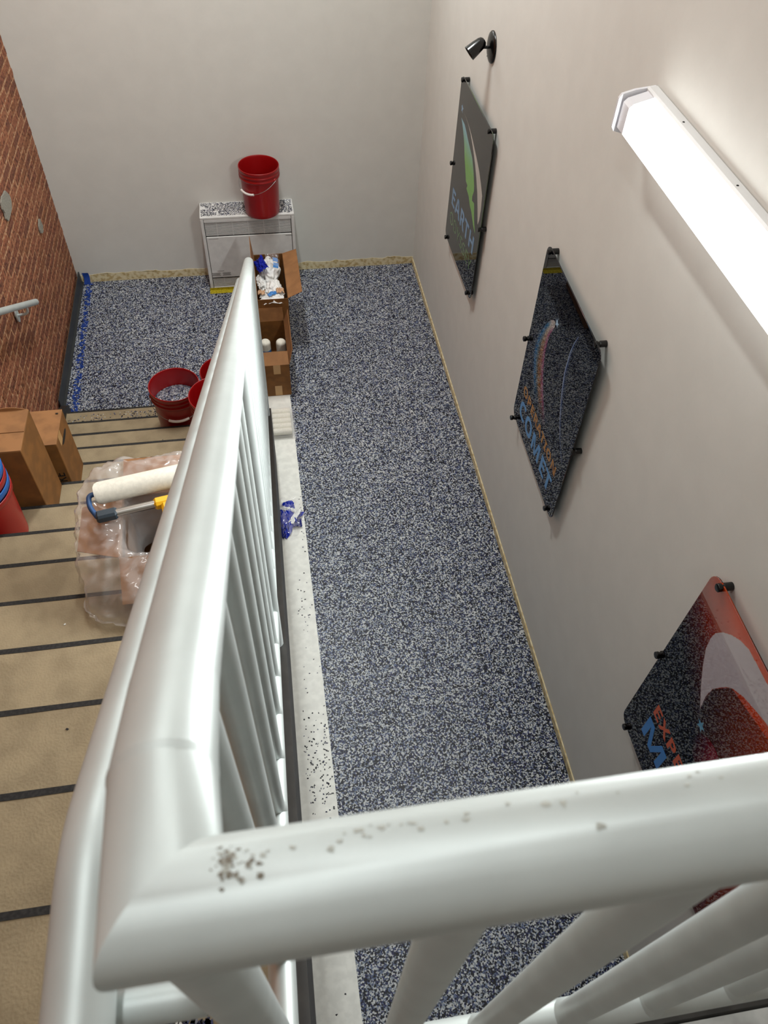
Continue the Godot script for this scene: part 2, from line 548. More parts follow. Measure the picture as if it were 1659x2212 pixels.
func brick_wall() -> void:
	var w := thing("wall_left", "old red brick wall with thick pale mortar joints", "wall", Vector3.ZERO, "", "structure")
	var m := MB.new()
	m.box(Vector3(-ROOM_W - 0.11, 2.9, 4.1), Vector3(0.2, 5.8, 8.2))
	obj("mortar", m, M.mortar, w)
	# brick variants, in their own axes: x out of the wall, z along it
	var hh := 0.0645
	var vars_ := []
	for k in 7:
		var b := MB.new()
		var lz := 0.098
		var ly := 0.0258
		var jit := func() -> float: return rng.randf_range(-0.0045, 0.0045)
		var fr := []
		var bk := []
		for q in [[-1, -1], [0, -1], [1, -1], [1, 1], [0, 1], [-1, 1]]:
			var z: float = q[0] * lz + jit.call()
			var y: float = q[1] * ly + jit.call() * 0.8
			fr.append(Vector3(0.0025 + rng.randf_range(-0.0015, 0.0015), y * 0.93, z * 0.97))
			bk.append(Vector3(-0.01, y, z))
		var mid := Vector3(0.0035 + rng.randf_range(-0.002, 0.001), 0, jit.call() * 4)
		for i in 6:
			var j := (i + 1) % 6
			b.tri(mid, fr[i], fr[j], Vector3.RIGHT)
			b.quad(fr[i], fr[j], bk[j], bk[i], (fr[i] + fr[j]) * Vector3(0, 1, 1) + Vector3(0.02, 0, 0))
		vars_.append(b.mesh())
	var rest := MB.new()
	var row := 0
	var y0 := 0.034
	while y0 < 5.7:
		var z := 0.1 + (0.105 if row % 2 else 0.0)
		if row % 6 == 5:
			z = 0.055
		var pitch := 0.211 if row % 6 != 5 else 0.1085
		z -= pitch
		while z < 8.1:
			var near: bool = z < 2.25 and y0 < 2.45 - 0.98 * minf(z, 1.1) - 0.16 * maxf(z - 1.1, 0.0) and y0 > 0.595 * (z - 1.45)
			var at := Vector3(-ROOM_W - 0.010, y0 + rng.randf_range(-0.003, 0.003), z + rng.randf_range(-0.004, 0.004))
			var bs := Basis(Vector3.RIGHT, rng.randf_range(-0.02, 0.02)).scaled(Vector3(1, rng.randf_range(0.9, 1.02), (1.0 if pitch > 0.15 else 0.5)))
			if near and z > -0.02:
				obj("brick", vars_[rng.randi() % vars_.size()], M["brick%d" % (rng.randi() % 5)], w, at, bs)
			else:
				rest.box(at + Vector3(-0.002, 0, 0), Vector3(0.010, 0.05, pitch - 0.014), 0.003)
			z += pitch
		y0 += hh
		row += 1
	tag(obj("brick_field", rest, M.brick0, w), "", "", "", "stuff")
	# cement patches
	for q in [[1.31, 1.11, 0.11, 0.075], [0.845, 0.56, 0.05, 0.05]]:
		var poly := []
		for i in 14:
			var a := TAU * i / 14
			var r := rng.randf_range(0.72, 1.1)
			poly.append(Vector2(cos(a) * q[2] * r, sin(a) * q[3] * r))
		var p := MB.new()
		p.prism(poly, Vector3(-ROOM_W - 0.004, q[0], q[1]), Vector3(0, 0, 1), Vector3.UP, Vector3(0.010, 0, 0))
		obj("cement_patch", p, M.cement, w)


const RISE := 0.16831
const RUN := 0.2835
const Z1 := 1.7524
const SX0 := -2.715
const SX1 := -1.40


func stairs() -> void:
	var s := thing("staircase", "concrete staircase with black nosing strips climbing towards the upper landing", "stairs")
	var cx := (SX0 + SX1) / 2
	var w := SX1 - SX0
	for i in range(1, 15):
		var y := RISE * i
		var z := Z1 + RUN * (i - 1)
		var m := MB.new()
		m.box(Vector3(cx, y - 0.025, z + RUN / 2 + 0.015), Vector3(w, 0.05, RUN + 0.03), 0.003)
		var tr := obj("tread", m, M.concrete, s)
		# strip with a worn, wavering rear edge set into the tread
		var top := []
		var n := 40
		for k in n + 1:
			var x := SX0 + 0.004 + (w - 0.008) * k / n
			top.append(Vector2(x, 0.0135 + nz.get_noise_2d(x * 90.0, i * 37.0) * 0.003))
		var poly := [Vector2(SX0 + 0.004, -0.002)]
		poly.append_array(top)
		poly.append(Vector2(SX1 - 0.004, -0.002))
		m = MB.new()
		m.prism(poly, Vector3(0, y - 0.02, z), Vector3.RIGHT, Vector3(0, 0, 1), Vector3(0, 0.0212, 0))
		obj("nosing_strip", m, M.nosing, tr)
		m = MB.new()
		m.box(Vector3(cx, y - 0.05 - (RISE - 0.05) / 2, z + 0.035), Vector3(w, RISE - 0.05, 0.012), 0.0)
		obj("riser", m, M.black_steel, s)
	var m2 := MB.new()
	m2.box(Vector3(cx, 2.525 - 0.14, Z1 + RUN * 14 + 0.02), Vector3(w, 0.23, 0.012))
	obj("riser", m2, M.black_steel, s)
	# stringers: sloping channels whose foot is cut level with the floor
	var k := RISE / RUN
	for q in [[SX1, 0.060], [SX0 - 0.046, 0.046]]:
		var yt := func(z: float) -> float: return RISE + k * (z - Z1) + 0.035
		var poly := [Vector2(1.66, 0.0), Vector2(1.66, yt.call(1.66)), Vector2(5.76, yt.call(5.76)), Vector2(5.76, yt.call(5.76) - 0.34), Vector2(2.16, 0.0)]
		if q[0] > -2:   # its blunt foot stands on the ledge
			poly = [Vector2(2.17, 0.0), Vector2(2.17, yt.call(2.17) - 0.032), Vector2(5.76, yt.call(5.76) - 0.032), Vector2(5.76, yt.call(5.76) - 0.36), Vector2(2.27, 0.0)]
		m2 = MB.new()
		m2.prism(poly, Vector3(q[0], 0.002 if q[0] < -2 else 0.032, 0), Vector3(0, 0, 1), Vector3.UP, Vector3(q[1], 0, 0))
		obj("stringer", m2, M.black_steel, s)


# ---------------------------------------------------------------- railings
const GX := -1.370
const GS := 0.572


func arc_path(pts: Array, r: float, seg := 8) -> Array:
	# rounds the corners of a polyline
	var out := [pts[0]]
	for i in range(1, pts.size() - 1):
		var a: Vector3 = (pts[i - 1] - pts[i]).normalized()
		var b: Vector3 = (pts[i + 1] - pts[i]).normalized()
		for k in seg + 1:
			var t := float(k) / seg
			var p: Vector3 = pts[i] + a * r
			var q: Vector3 = pts[i] + b * r
			out.append(p.lerp(pts[i], t).lerp(Vector3(pts[i]).lerp(q, t), t))
	out.append(pts[-1])
	return out


func railing() -> void:
	var g := thing("guardrail", "thick silver painted pipe guardrail running down beside the stairs and along the landing", "railing")
	var top := func(z: float) -> float: return 3.437 - GS * (5.5 - z)
	var bot := func(z: float) -> float: return 2.585 - 0.575 * (5.5 - z)
	# top rail: one welded run, down the stairs and along the landing
	var m := MB.new()
	m.tube([Vector3(0.0, 3.578, 5.762), Vector3(-1.362, 3.578, 5.762), Vector3(-1.366, 3.562, 5.705), Vector3(GX, top.call(5.64), 5.64)], 0.0237, 40)
	obj("landing_rail", m, M.silver, g)
	m = MB.new()
	m.tube(arc_path([Vector3(GX, top.call(5.645), 5.645), Vector3(GX, top.call(2.37), 2.37), Vector3(GX, top.call(2.37) - 0.10, 2.33)], 0.03), 0.0235, 32)
	obj("stair_rail", m, M.silver, g)
	m = MB.new()
	var jd: Vector3 = (Vector3(-1.362, 3.578, 5.762) - Vector3(-1.366, 3.562, 5.705)).normalized()
	var jp := Vector3(-1.366, 3.562, 5.705)
	m.tube([jp - jd * 0.003, jp - jd * 0.001, jp + jd * 0.001, jp + jd * 0.003], 0.024, 40, false, [0.0235, 0.0242, 0.0242, 0.0235])
	obj("weld", m, M.silver, g)
	var spots_dirt := []
	for i in 70:
		spots_dirt.append([rng.randfn(-1.3335, 0.0042), rng.randfn(-0.25, 0.17), rng.randf_range(0.0003, 0.0012), 0 if rng.randf() < 0.6 else 1])
	for i in 26:
		spots_dirt.append([rng.randf_range(-1.325, -1.18), rng.randfn(-0.50, 0.10), rng.randf_range(0.0005, 0.0016), 1])
	for i in 14:
		spots_dirt.append([rng.randf_range(-1.16, -1.06), rng.randfn(-0.55, 0.15), rng.randf_range(0.0005, 0.0014), 1])
	spots_dirt.append([-1.195, 0.02, 0.0016, 1])
	for tone in 2:
		m = MB.new()
		for q in spots_dirt:
			if q[3] != tone:
				continue
			var rim := []
			for i in 9:
				var an := TAU * i / 9
				var rr: float = q[2] * rng.randf_range(0.5, 1.3)
				var fi: float = q[1] + sin(an) * rr / 0.0237
				var nn := Vector3(0, cos(fi), sin(fi))
				rim.append(Vector3(q[0] + cos(an) * rr * 1.3, 3.578, 5.762) + nn * 0.02385)
			var cn := Vector3(0, cos(q[1]), sin(q[1]))
			for i in 9:
				m.tri(Vector3(q[0], 3.578, 5.762) + cn * 0.0240, rim[i], rim[(i + 1) % 9], cn)
		tag(obj("dirt", m, M.stain if tone == 0 else M.stain_pale, g), "", "", "", "stuff")
	m = MB.new()
	m.tube([Vector3(GX, bot.call(5.74), 5.74), Vector3(GX, bot.call(2.34), 2.34)], 0.0195, 20)
	obj("bottom_rail", m, M.silver, g)
	m = MB.new()
	m.tube([Vector3(GX, 2.765, 5.765), Vector3(0, 2.765, 5.765)], 0.0205, 20)
	obj("bottom_rail", m, M.silver, g)
	# posts
	m = MB.new()
	m.tube([Vector3(-1.359, 3.57, 5.762), Vector3(-1.359, 2.50, 5.762)], 0.0180, 28)
	obj("post", m, M.silver, g)
	for z in [2.34, 4.745]:
		m = MB.new()
		m.tube([Vector3(GX, top.call(z), z), Vector3(GX, RISE + RISE / RUN * (z - Z1), z)], 0.0225, 24)
		obj("post", m, M.silver, g)
	# balusters, each with a small weld collar
	var spots := []
	for k in 31:
		var z := 5.625 - 0.122 * k
		if z > 2.42 and absf(z - 4.745) > 0.05:
			spots.append([Vector3(GX, top.call(z), z), Vector3(GX, bot.call(z), z), 0.0195])
	for k in 12:
		var x := -1.24 + 0.110 * k
		if x < -0.02:
			spots.append([Vector3(x, 3.575, 5.7635), Vector3(x, 2.765, 5.765), 0.0205])
	for q in spots:
		m = MB.new()
		m.tube([q[0], q[1]], 0.0155, 20, false)
		var b := obj("baluster", m, M.silver, g)
		m = MB.new()
		m.lathe([Vector2(0.0155, 0.022), Vector2(0.0185, 0.013), Vector2(0.020, 0.004), Vector2(0.019, -0.006)], 16, q[1] + Vector3(0, 0.004, 0))
		obj("weld", m, M.silver, b)
	# smaller handrail on the stair side
	var hy := func(z: float) -> float: return 3.362 - 0.575 * (5.665 - z)
	m = MB.new()
	m.tube(arc_path([Vector3(-1.45, 3.362, 6.12), Vector3(-1.45, 3.362, 5.665), Vector3(-1.45, hy.call(1.72), 1.72)], 0.035), 0.021, 28)
	var hr := obj("handrail", m, M.silver, g)
	for z in [5.757, 4.745, 3.4, 2.2]:
		var y: float = 3.33 if z > 5.7 else hy.call(z) - 0.03
		m = MB.new()
		m.tube([Vector3(GX - 0.01, y, z), Vector3(-1.447, y, z)], 0.0115, 14)
		obj("bracket", m, M.silver, hr)
	# the short wall rail on the bricks
	var w := thing("wall_handrail", "grey pipe handrail fixed on the brick wall, end cut square", "handrail")
	var d := Vector3(0, -0.617, -1).normalized()
	var e := Vector3(-2.74, 0.862, 1.47)
	m = MB.new()
	m.tube([e - d * 4.4, e], 0.0195, 24)
	obj("rail", m, M.silver, w)
	for s in [0.22, 1.6, 3.0]:
		var p: Vector3 = e - d * s
		m = MB.new()
		m.tube(arc_path([p + Vector3(0, -0.01, 0), p + Vector3(-0.005, -0.065, 0), p + Vector3(-0.085, -0.075, 0)], 0.03), 0.008, 12)
		var br := obj("bracket", m, M.silver, w)
		m = MB.new()
		var oval := []
		for i in 20:
			var a := TAU * i / 20
			oval.append(Vector2(cos(a) * 0.026, sin(a) * 0.045))
		m.prism(oval, Vector3(-ROOM_W + 0.0045, p.y - 0.075, p.z), Vector3(0, 0, 1), Vector3.UP, Vector3(0.008, 0, 0))
		obj("wall_plate", m, M.silver, br)


# ---------------------------------------------------------------- flakes
func flakes(called: String, label: String, spots: Array, size := 0.0045) -> void:
	# loose flat chips, each its own outline and thickness, as one uncountable scatter
	var o := thing(called, label, "paint flakes", Vector3.ZERO, "", "stuff")
	var sets := []
	for i in 5:
		sets.append(MB.new())
	for p in spots:
		var m: MB = sets[rng.randi() % 5 if p.size() < 2 else p[1]]
		var n := rng.randi_range(3, 5)
		var a0 := rng.randf() * TAU
		var poly := []
		for k in n:
			var a := a0 + TAU * (k + rng.randf_range(-0.2, 0.2)) / n
			poly.append(Vector2(cos(a), sin(a)) * size * rng.randf_range(0.5, 1.25))
		var c: Vector3 = p[0]
		var up := Vector3.UP * 0.0005
		var f := func(q: Vector2, k: float) -> Vector3: return c + Vector3(q.x, 0, q.y) + up * k
		for k in range(1, n - 1):
			m.tri(f.call(poly[0], 1.0), f.call(poly[k], 1.0), f.call(poly[k + 1], 1.0), Vector3.UP)
		for k in n:
			var q: Vector2 = poly[k]
			var r: Vector2 = poly[(k + 1) % n]
			m.quad(f.call(q, 0.0), f.call(r, 0.0), f.call(r, 1.0), f.call(q, 1.0), Vector3(q.x + r.x, 0, q.y + r.y))
	for i in 5:
		if sets[i].v.size():
			tag(obj("chips", sets[i], M["chip%d" % i], o), "", "", "", "stuff")


func ledge() -> void:
	var m := MB.new()
	var y := 0.03
	m.prism([Vector2(-1.392, 0.46), Vector2(-1.198, 0.46), Vector2(-1.198, 6.6), Vector2(-1.392, 6.6)], Vector3(0, 0.0, 0), Vector3.RIGHT, Vector3(0, 0, 1), Vector3(0, y, 0))
	tag(obj("ledge", m, M.white_ledge), "long low white ledge between the guardrail foot and the flake floor", "ledge")
	var sp := []
	for i in 150:
		var z := rng.randfn(4.36, 0.15)
		sp.append([Vector3(rng.randf_range(-1.335, -1.206), y, z), [0, 0, 1, 0, 2][rng.randi() % 5]])
	for i in 26:
		sp.append([Vector3(rng.randf_range(-1.30, -1.206), y, rng.randfn(3.45, 0.14)), [0, 0, 1, 2][rng.randi() % 4]])
	for i in 16:
		sp.append([Vector3(rng.randf_range(-1.23, -1.204), y, rng.randfn(2.8, 0.10)), [0, 2][rng.randi() % 2]])
	for i in 14:
		sp.append([Vector3(rng.randf_range(-1.33, -1.206), y, rng.randf_range(2.2, 5.5)), [0, 1, 2][rng.randi() % 3]])
	flakes("paint_flakes", "dark paint flakes strewn over the white ledge", sp, 0.0056)


# ---------------------------------------------------------------- buckets
var bucket_mesh := {}


func make_bucket(label: String, at: Vector3, bail_turn: float, group: String) -> Node3D:
	var o := thing("bucket", label, "bucket", at, group)
	if bucket_mesh.is_empty():
		var m := MB.new()
		m.lathe([Vector2(0, 0.0), Vector2(0.124, 0.0), Vector2(0.130, 0.004), Vector2(0.133, 0.03), Vector2(0.1415, 0.283), Vector2(0.1425, 0.287), Vector2(0.152, 0.289), Vector2(0.153, 0.303), Vector2(0.1465, 0.305), Vector2(0.147, 0.322), Vector2(0.152, 0.324), Vector2(0.152, 0.331), Vector2(0.1475, 0.333), Vector2(0.148, 0.350), Vector2(0.152, 0.352), Vector2(0.1525, 0.366), Vector2(0.1500, 0.370), Vector2(0.1465, 0.368), Vector2(0.1450, 0.355), Vector2(0.1380, 0.283), Vector2(0.129, 0.012), Vector2(0.124, 0.008), Vector2(0, 0.008)], 56)
		bucket_mesh.body = m.mesh()
		m = MB.new()
		var arc := []
		for k in 25:
			var a := PI * k / 24
			arc.append(Vector3(cos(a) * 0.158, 0.296 - sin(a) * 0.088, sin(a) * 0.158 + 0.0))
		m.tube(arc, 0.0017, 8)
		bucket_mesh.wire = m.mesh()
		m = MB.new()
		var gp := []
		for k in range(9, 16):
			gp.append(arc[k])
		m.tube(gp, 0.0085, 14)
		bucket_mesh.grip = m.mesh()
		m = MB.new()
		for s in [-1.0, 1.0]:
			m.lathe([Vector2(0.014, 0), Vector2(0.013, 0.007), Vector2(0.006, 0.010), Vector2(0, 0.010)], 14, Vector3(s * 0.148, 0.296, 0), Basis(Vector3(0, 0, 1), -s * PI / 2))
		bucket_mesh.ear = m.mesh()
	obj("body", bucket_mesh.body, M.red, o)
	var turn := Basis(Vector3.UP, bail_turn)
	obj("ears", bucket_mesh.ear, M.red, o, Vector3.ZERO, turn)
	var w := obj("wire_handle", bucket_mesh.wire, M.wire, o, Vector3.ZERO, turn)
	obj("grip", bucket_mesh.grip, M.white_plastic, w)
	return o


func buckets() -> void:
	make_bucket("red bucket standing on top of the heater", Vector3(-1.262, 0.6545, 0.165), -0.75, "red buckets")
	var h2 := RISE * 2 + 0.0015
	make_bucket("red bucket half full of flakes on the lower stairs, nearest the brick wall", Vector3(-1.905, h2, Z1 + RUN + 0.130), 0.06, "red buckets")
	# heap of flakes inside it
	var m := MB.new()
	var pts := []
	var uvs := []
	for r in 12:
		for c in 41:
			var a := TAU * c / 40
			var rr := 0.1365 * r / 11.0
			pts.append(Vector3(cos(a) * rr, 0.245 + 0.035 * (1.0 - pow(r / 11.0, 1.6)) + 0.008 * nz.get_noise_2d(cos(a) * rr * 300, sin(a) * rr * 300), sin(a) * rr))
	m.sheet(pts, 12, 41, true)
	var hp := obj("flake_heap", m, M.flake_floor, null, Vector3(-1.905, h2, Z1 + RUN + 0.130))
	tag(hp, "heap of blue and white flakes filling the red bucket on the stairs", "paint flakes", "", "stuff")
	make_bucket("red bucket mostly hidden behind the rail, farther of the two", Vector3(-1.622, RISE * 1 + 0.0015, Z1 + 0.125), 0.4, "red buckets")
	make_bucket("empty red bucket cut off by the rail, beside the bucket of flakes", Vector3(-1.640, RISE * 3 + 0.0015, Z1 + RUN * 2 + 0.15), 2.6, "red buckets")
	# the stack of nested pails at the edge of the view
	var c := Vector3(-2.548, RISE * 7 + 0.0015, Z1 + RUN * 6 + 0.148)
	var top_pail: Node3D
	var names := ["scuffed red pail at the bottom of the nested stack beside the tall carton", "lower blue pail of the nested stack, its rim just above the scuffed red one", "red pail between the two blue ones in the nested stack", "upper blue pail of the nested stack under the white wire handle"]
	for k in 4:
		var p := MB.new()
		var h: float = [0.300, 0.338, 0.376, 0.414][k]
		var d: float = 0.300 if k == 0 else 0.13
		if k == 0:
			p.lathe([Vector2(0, 0), Vector2(0.124, 0), Vector2(0.129, 0.004)], 48)
		p.lathe([Vector2(0.129 if k == 0 else 0.126, h - d + 0.004), Vector2(0.1400, h - 0.030), Vector2(0.1500, h - 0.028), Vector2(0.1515, h - 0.006), Vector2(0.1500, h), Vector2(0.146, h), Vector2(0.138, h - 0.028), Vector2(0.123 if k == 0 else 0.122, h - d + 0.01)], 48)
		if k != 0:
			p.lathe([Vector2(0.122, h - d + 0.01), Vector2(0, h - d + 0.01)], 48)
		top_pail = tag(obj("pail", p, M.blue_pail if k % 2 else M.red, null, c), names[k], "pail", "nested pails")
	var wr := MB.new()
	var arc := []
	for k in 25:
		var a := PI * k / 24
		arc.append(Vector3(cos(a) * 0.146, 0.405 + sin(a) * 0.085, sin(a) * 0.130))
	wr.tube(arc, 0.0024, 8)
	obj("wire_handle", wr, M.white_plastic, top_pail, Vector3.ZERO, Basis(Vector3.UP, 0.5))


# ---------------------------------------------------------------- heater
func heater() -> void:
	var o := thing("heater", "pale grey wall heater cabinet with louvred grilles on the floor", "heater")
	var x0 := -1.748
	var x1 := -1.022
	var d := 0.22
	var H := 0.653
	var m := MB.new()
	m.box(Vector3((x0 + x1) / 2, H - 0.010, d / 2), Vector3(x1 - x0, 0.02, d), 0.004)
	obj("top_panel", m, M.heater, o)
	for s in [x0 + 0.0125, x1 - 0.0125]:
		m = MB.new()
		m.box(Vector3(s, (H - 0.02) / 2 + 0.006, d / 2), Vector3(0.025, H - 0.032, d), 0.004)
		obj("side_panel", m, M.heater, o)
	m = MB.new()
	m.box(Vector3((x0 + x1) / 2, 0.315, d / 2 - 0.010), Vector3(x1 - x0 - 0.054, 0.615, d - 0.030))
	obj("cavity_shade", m, M.dark, o)  # solid block, its dark colour stands for the shade behind the louvres
	m = MB.new()
	m.box(Vector3((x0 + x1) / 2, 0.30, d - 0.008), Vector3(x1 - x0 - 0.058, 0.366, 0.014), 0.003)
	obj("front_panel", m, M.heater, o)
	m = MB.new()
	m.box(Vector3((x0 + x1) / 2, H - 0.034, d - 0.008), Vector3(x1 - x0 - 0.054, 0.026, 0.014), 0.003)
	obj("header", m, M.heater, o)
	# louvres
	var gr := [[0.492, 0.610, 13], [0.030, 0.108, 9]]
	for gi in 2:
		m = MB.new()
		var q: Array = gr[gi]
		for k in q[2]:
			var y: float = lerpf(q[0], q[1], (k + 0.5) / q[2])
			m.box(Vector3((x0 + x1) / 2, y, d - 0.0085), Vector3(x1 - x0 - 0.060, 0.0046, 0.005))
		tag(obj("grille", m, M.heater, o), "", "", "", "stuff")
		for k in 5:
			m = MB.new()
			m.box(Vector3(lerpf(x0, x1, (k + 1) / 6.0), (q[0] + q[1]) / 2, d - 0.008), Vector3(0.004, q[1] - q[0], 0.006))
			obj("grille_bar", m, M.heater, o)
	m = MB.new()
	m.box(Vector3((x0 + x1) / 2, 0.016, d - 0.008), Vector3(x1 - x0 - 0.058, 0.024, 0.012), 0.003)
	obj("kick_plate", m, M.heater, o)
	# small print
	for q in [[-1.685, 0.148, 0.075, 0.030], [-1.600, 0.148, 0.070, 0.030], [-1.645, 0.178, 0.055, 0.006], [-1.665, 0.468, 0.075, 0.006], [-1.07, 0.468, 0.06, 0.010]]:
		m = MB.new()
		var rows := maxi(1, int(q[3] / 0.0055))
		for r in rows:
			m.box(Vector3(q[0], q[1] - q[3] / 2 + (r + 0.5) * q[3] / rows, d - 0.0008), Vector3(q[2] * (1.0 - 0.12 * (r % 3)), q[3] / rows * 0.6, 0.0008))
		tag(obj("small_print", m, M.grey_print, o), "", "", "", "stuff")
	# yellow tape along its foot
	m = MB.new()
	m.prism([Vector2(0.2208, 0.022), Vector2(0.2222, 0.022), Vector2(0.2226, 0.0022), Vector2(0.270, 0.0018), Vector2(0.270, 0.0004), Vector2(0.2208, 0.0004)], Vector3(-1.755, 0, 0), Vector3(0, 0, 1), Vector3.UP, Vector3(0.74, 0, 0))
	tag(obj("masking_tape", m, M.yellow_tape), "yellow masking tape around the foot of the heater", "tape")
	var sp := []
	for i in 3200:
		var x := rng.randf_range(x0 + 0.012, x1 - 0.012)
		var z := rng.randf_range(0.012, d - 0.02)
		if nz.get_noise_2d(x * 260, z * 260) > -0.55 + (0.25 if x < -1.6 else 0.0):
			sp.append([Vector3(x, H + 0.0002, z), [0, 0, 1, 2, 2, 4][rng.randi() % 6]])
	flakes("paint_flakes", "flakes scattered over the top of the heater", sp, 0.0044)


func tapes() -> void:
	# blue tape half buried under flakes along the brick side
	var m := MB.new()
	var z := 0.03
	while z < 1.72:
		var x := -2.745 + 0.02 * (z / 1.7)
		var n := rng.randi_range(0, 3)
		for k in n:
			var a := rng.randf() * TAU
			var c := Vector3(x + rng.randf_range(-0.021, 0.021), 0.0006, z + rng.randf_range(-0.01, 0.01))
			var s := rng.randf_range(0.006, 0.014)
			var poly := []
			for i in 5:
				poly.append(Vector2(cos(a + TAU * i / 5), sin(a + TAU * i / 5)) * s * rng.randf_range(0.6, 1.2))
			m.prism(poly, c, Vector3.RIGHT, Vector3(0, 0, 1), Vector3(0, 0.0006, 0))
		z += 0.012
	tag(obj("floor_tape", m, M.blue_tape), "blue masking tape showing through the flakes along the brick wall", "tape", "", "stuff")
	m = MB.new()
	var pts := []
	for r in 7:
		for c in 3:
			var t := r / 6.0
			pts.append(Vector3(-2.783 + 0.024 * c + 0.006 * sin(t * 3.0), 0.092 - t * 0.090, 0.006 + 0.03 * t * t + 0.003 * sin(t * 9.0 + c)))
	m.sheet(pts, 7, 3, false, Vector3(0, 0, 1))
	for i in pts.size():
		pts[i] = pts[i] + Vector3(0, 0, -0.0012)
	m.sheet(pts, 7, 3, false, Vector3(0, 0, -1))
	tag(obj("tape_tab", m, M.blue_tape), "short blue tape end stuck up on the wall in the corner by the bricks", "tape")


# ---------------------------------------------------------------- cartons
func flap(o: Node3D, a: Vector3, b: Vector3, dir: Vector3, len_: float, m: Material, cut0 := 0.0, cut1 := 0.0) -> void:
	var p := MB.new()
	var ux := (b - a).normalized()
	var w := (b - a).length()
	var uy := dir.normalized()
	var n := ux.cross(uy).normalized()
	p.prism([Vector2(0.002, 0), Vector2(w - 0.002, 0), Vector2(w - cut1, len_), Vector2(cut0, len_)], a - n * 0.0015, ux, uy, n * 0.003)
	obj("flap", p, m, o)


func open_body(o: Node3D, x0: float, x1: float, z0: float, z1: float, y0: float, y1: float, m: Material, skip := -1) -> void:
	var t := 0.004
	var cy := (y0 + y1) / 2
	var h := y1 - y0
	var q := [[Vector3((x0 + x1) / 2, cy, z0 + t / 2), Vector3(x1 - x0, h, t)], [Vector3((x0 + x1) / 2, cy, z1 - t / 2), Vector3(x1 - x0, h, t)], [Vector3(x0 + t / 2, cy, (z0 + z1) / 2), Vector3(t, h, z1 - z0 - 2 * t)], [Vector3(x1 - t / 2, cy, (z0 + z1) / 2), Vector3(t, h, z1 - z0 - 2 * t)]]
	for i in 4:
		var b := MB.new()
		b.box(q[i][0], q[i][1], 0.0012)
		obj("side", b, m, o)
	var bt := MB.new()
	bt.box(Vector3((x0 + x1) / 2, y0 + t / 2, (z0 + z1) / 2), Vector3(x1 - x0 - 2 * t, t, z1 - z0 - 2 * t))
	obj("bottom", bt, m, o)


